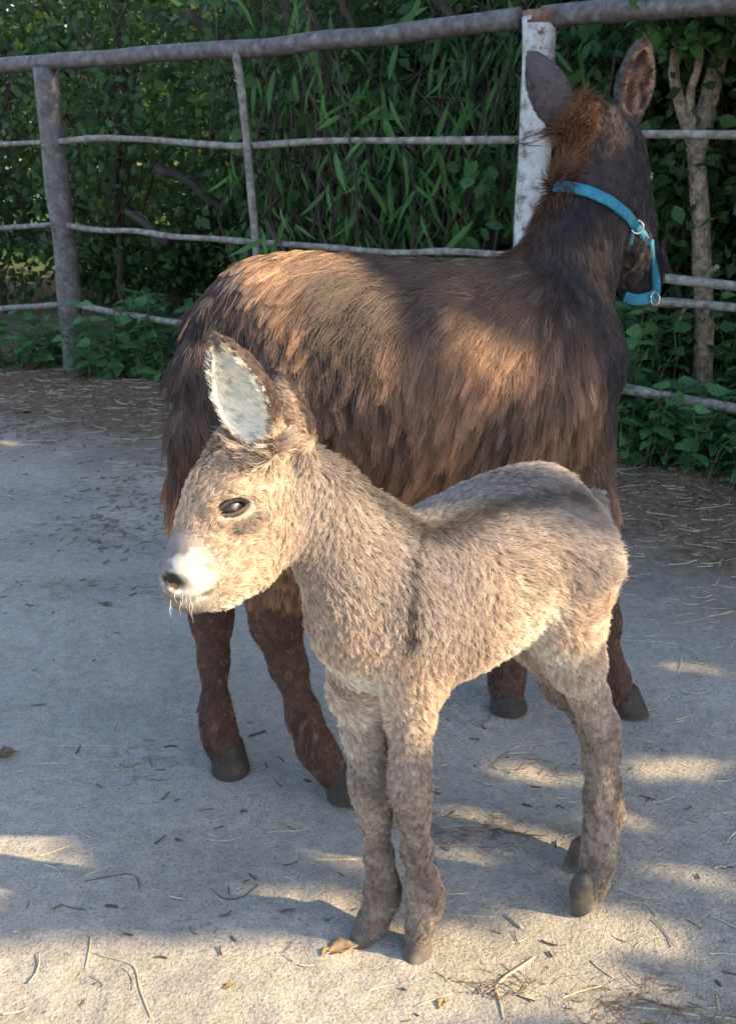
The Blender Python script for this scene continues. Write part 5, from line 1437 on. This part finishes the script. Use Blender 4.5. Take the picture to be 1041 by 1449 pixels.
def scatter(name, P, L, ang, w, mat, label, rr, flat=0.6, bend=0.15):
    """many bits in one object: triangular prisms lying about"""
    V = []; F = []
    n = len(P); k = 4
    t = np.linspace(-0.5, 0.5, k)
    for i in range(n):
        d = np.array([math.cos(ang[i]), math.sin(ang[i]), 0]); s = np.array([-d[1], d[0], 0]); b = rr.normal() * bend; tl = rr.normal() * 0.10
        o = len(V)
        for q in t:
            c = P[i] + d * q * L[i] + s * b * L[i] * (q * q * 4 - 1) * 0.5
            c[2] = P[i][2] + w[i] * 0.5 + abs(tl * q) * L[i]
            V += [c - s * w[i] * 0.5, c + s * w[i] * 0.5, c + np.array([0, 0, w[i] * flat])]
        for a in range(k - 1):
            for e in range(3):
                e2 = (e + 1) % 3; F.append((o + a * 3 + e, o + a * 3 + e2, o + a * 3 + 3 + e2, o + a * 3 + 3 + e))
        F += [(o, o + 2, o + 1), (o + 9, o + 10, o + 11)]
    ob = obj(name, mesh_from(name, np.array(V), F, mat, False)); tag(ob, label, kind='stuff')

def litter():
    r = np.random.default_rng(77)
    def ground_pts(n, keep):
        out = []
        while len(out) < n:
            x, y = r.uniform(-2.4, 2.6), r.uniform(0.75, 5.6)
            fd = fence_dist(x, y)
            if fd > 0.9: continue
            if r.random() < keep(x, y, fd): out.append((x, y))
        P = np.array(out); return np.c_[P, gz(P[:, 0], P[:, 1])]
    ncl = NoiseField(3.5, 10, 88)
    def k1(x, y, fd): return np.clip(0.22 + 0.35 * ncl(np.array([[x, y, 0]]))[0], 0.02, 1) * (0.25 + 0.75 * ss(1.0, 2.0, y))
    P = ground_pts(1500, k1); n = len(P)
    scatter('straw_litter', P, r.uniform(0.012, 0.07, n), r.normal(0, 0.45, n) + (r.random(n) < 0.25) * r.uniform(0, 3.1, n), r.uniform(0.0012, 0.003, n), straw_mat, 'broken straw scattered over the sand', r)
    P = ground_pts(900, lambda x, y, fd: np.clip(0.3 + 0.4 * ncl(np.array([[x + 5, y, 0]]))[0], 0.05, 1)); n = len(P)
    scatter('dark_litter', P, r.uniform(0.005, 0.03, n), r.uniform(0, 3.1, n), r.uniform(0.0012, 0.004, n), twig_mat, 'dark crumbs and twigs scattered over the sand', r)
    P = ground_pts(9000, lambda x, y, fd: ss(-1.25, -0.25, fd + 0.25 * ncl(np.array([[x, y, 1]]))[0])); n = len(P)
    scatter('leaf_litter', P, r.uniform(0.010, 0.038, n), r.uniform(0, 3.1, n), r.uniform(0.002, 0.010, n), drab_mat, 'rotting leaf litter along the fence foot', r, 0.35)
    P = ground_pts(800, lambda x, y, fd: ss(-1.5, -0.4, fd + 0.25 * ncl(np.array([[x, y, 1]]))[0])); n = len(P)
    scatter('straw_litter', P, r.uniform(0.03, 0.13, n), r.normal(0, 0.6, n), r.uniform(0.002, 0.004, n), straw_mat, 'straw mixed into the litter along the fence', r)
    # drifts of hay wisps
    PP = []; AA = []; LL = []
    for (px, py, k, sp) in [(655, 1175, 60, 0.05), (690, 1185, 30, 0.04), (120, 752, 70, 0.10), (60, 700, 40, 0.10), (210, 830, 40, 0.07), (180, 770, 40, 0.10), (940, 1425, 60, 0.05), (860, 1425, 40, 0.04), (695, 1400, 26, 0.018), (210, 1082, 26, 0.05), (90, 830, 30, 0.06), (960, 720, 50, 0.16), (905, 700, 50, 0.12), (760, 1085, 22, 0.05), (640, 1010, 26, 0.06)]:
        c = gnd(px, py)
        for _ in range(k):
            x, y = c[0] + r.normal() * sp * 1.3, c[1] + r.normal() * sp * 0.6
            PP.append((x, y)); AA.append(r.normal(0, 0.6)); LL.append(r.uniform(0.012, 0.05))
    PP = np.array(PP); n = len(PP)
    scatter('hay_wisps', np.c_[PP, gz(PP[:, 0], PP[:, 1]) + r.uniform(0, 0.003, n)], np.array(LL), np.array(AA), r.uniform(0.0008, 0.002, n), drab_mat, 'drifts of fine hay wisps on the sand', r, 0.6, 0.4)
    # coarse grit
    n = 9000
    P = np.c_[r.uniform(-1.3, 1.5, n), 0.8 + 2.2 * r.random(n) ** 1.5]; sz = r.uniform(0.0007, 0.0022, n)
    z = gz(P[:, 0], P[:, 1]); base = np.array([(1, 0, 0), (0, 1, 0), (-1, 0, 0), (0, -1, 0), (0, 0, 0.9)])
    V = base[None] * sz[:, None, None] * r.uniform(0.6, 1.4, (n, 5, 1)) + np.c_[P, z][:, None]
    F = (np.array([(0, 1, 4), (1, 2, 4), (2, 3, 4), (3, 0, 4)])[None] + (np.arange(n) * 5)[:, None, None]).reshape(-1, 3)
    tag(obj('grit', mesh_from('grit', V.reshape(-1, 3), F, mat_noise('grit', [(0.35, (0.16, 0.145, 0.13)), (0.65, (0.42, 0.38, 0.33))], 300, 0.9), False)), 'coarse grit lying on the sand', kind='stuff')
litter()
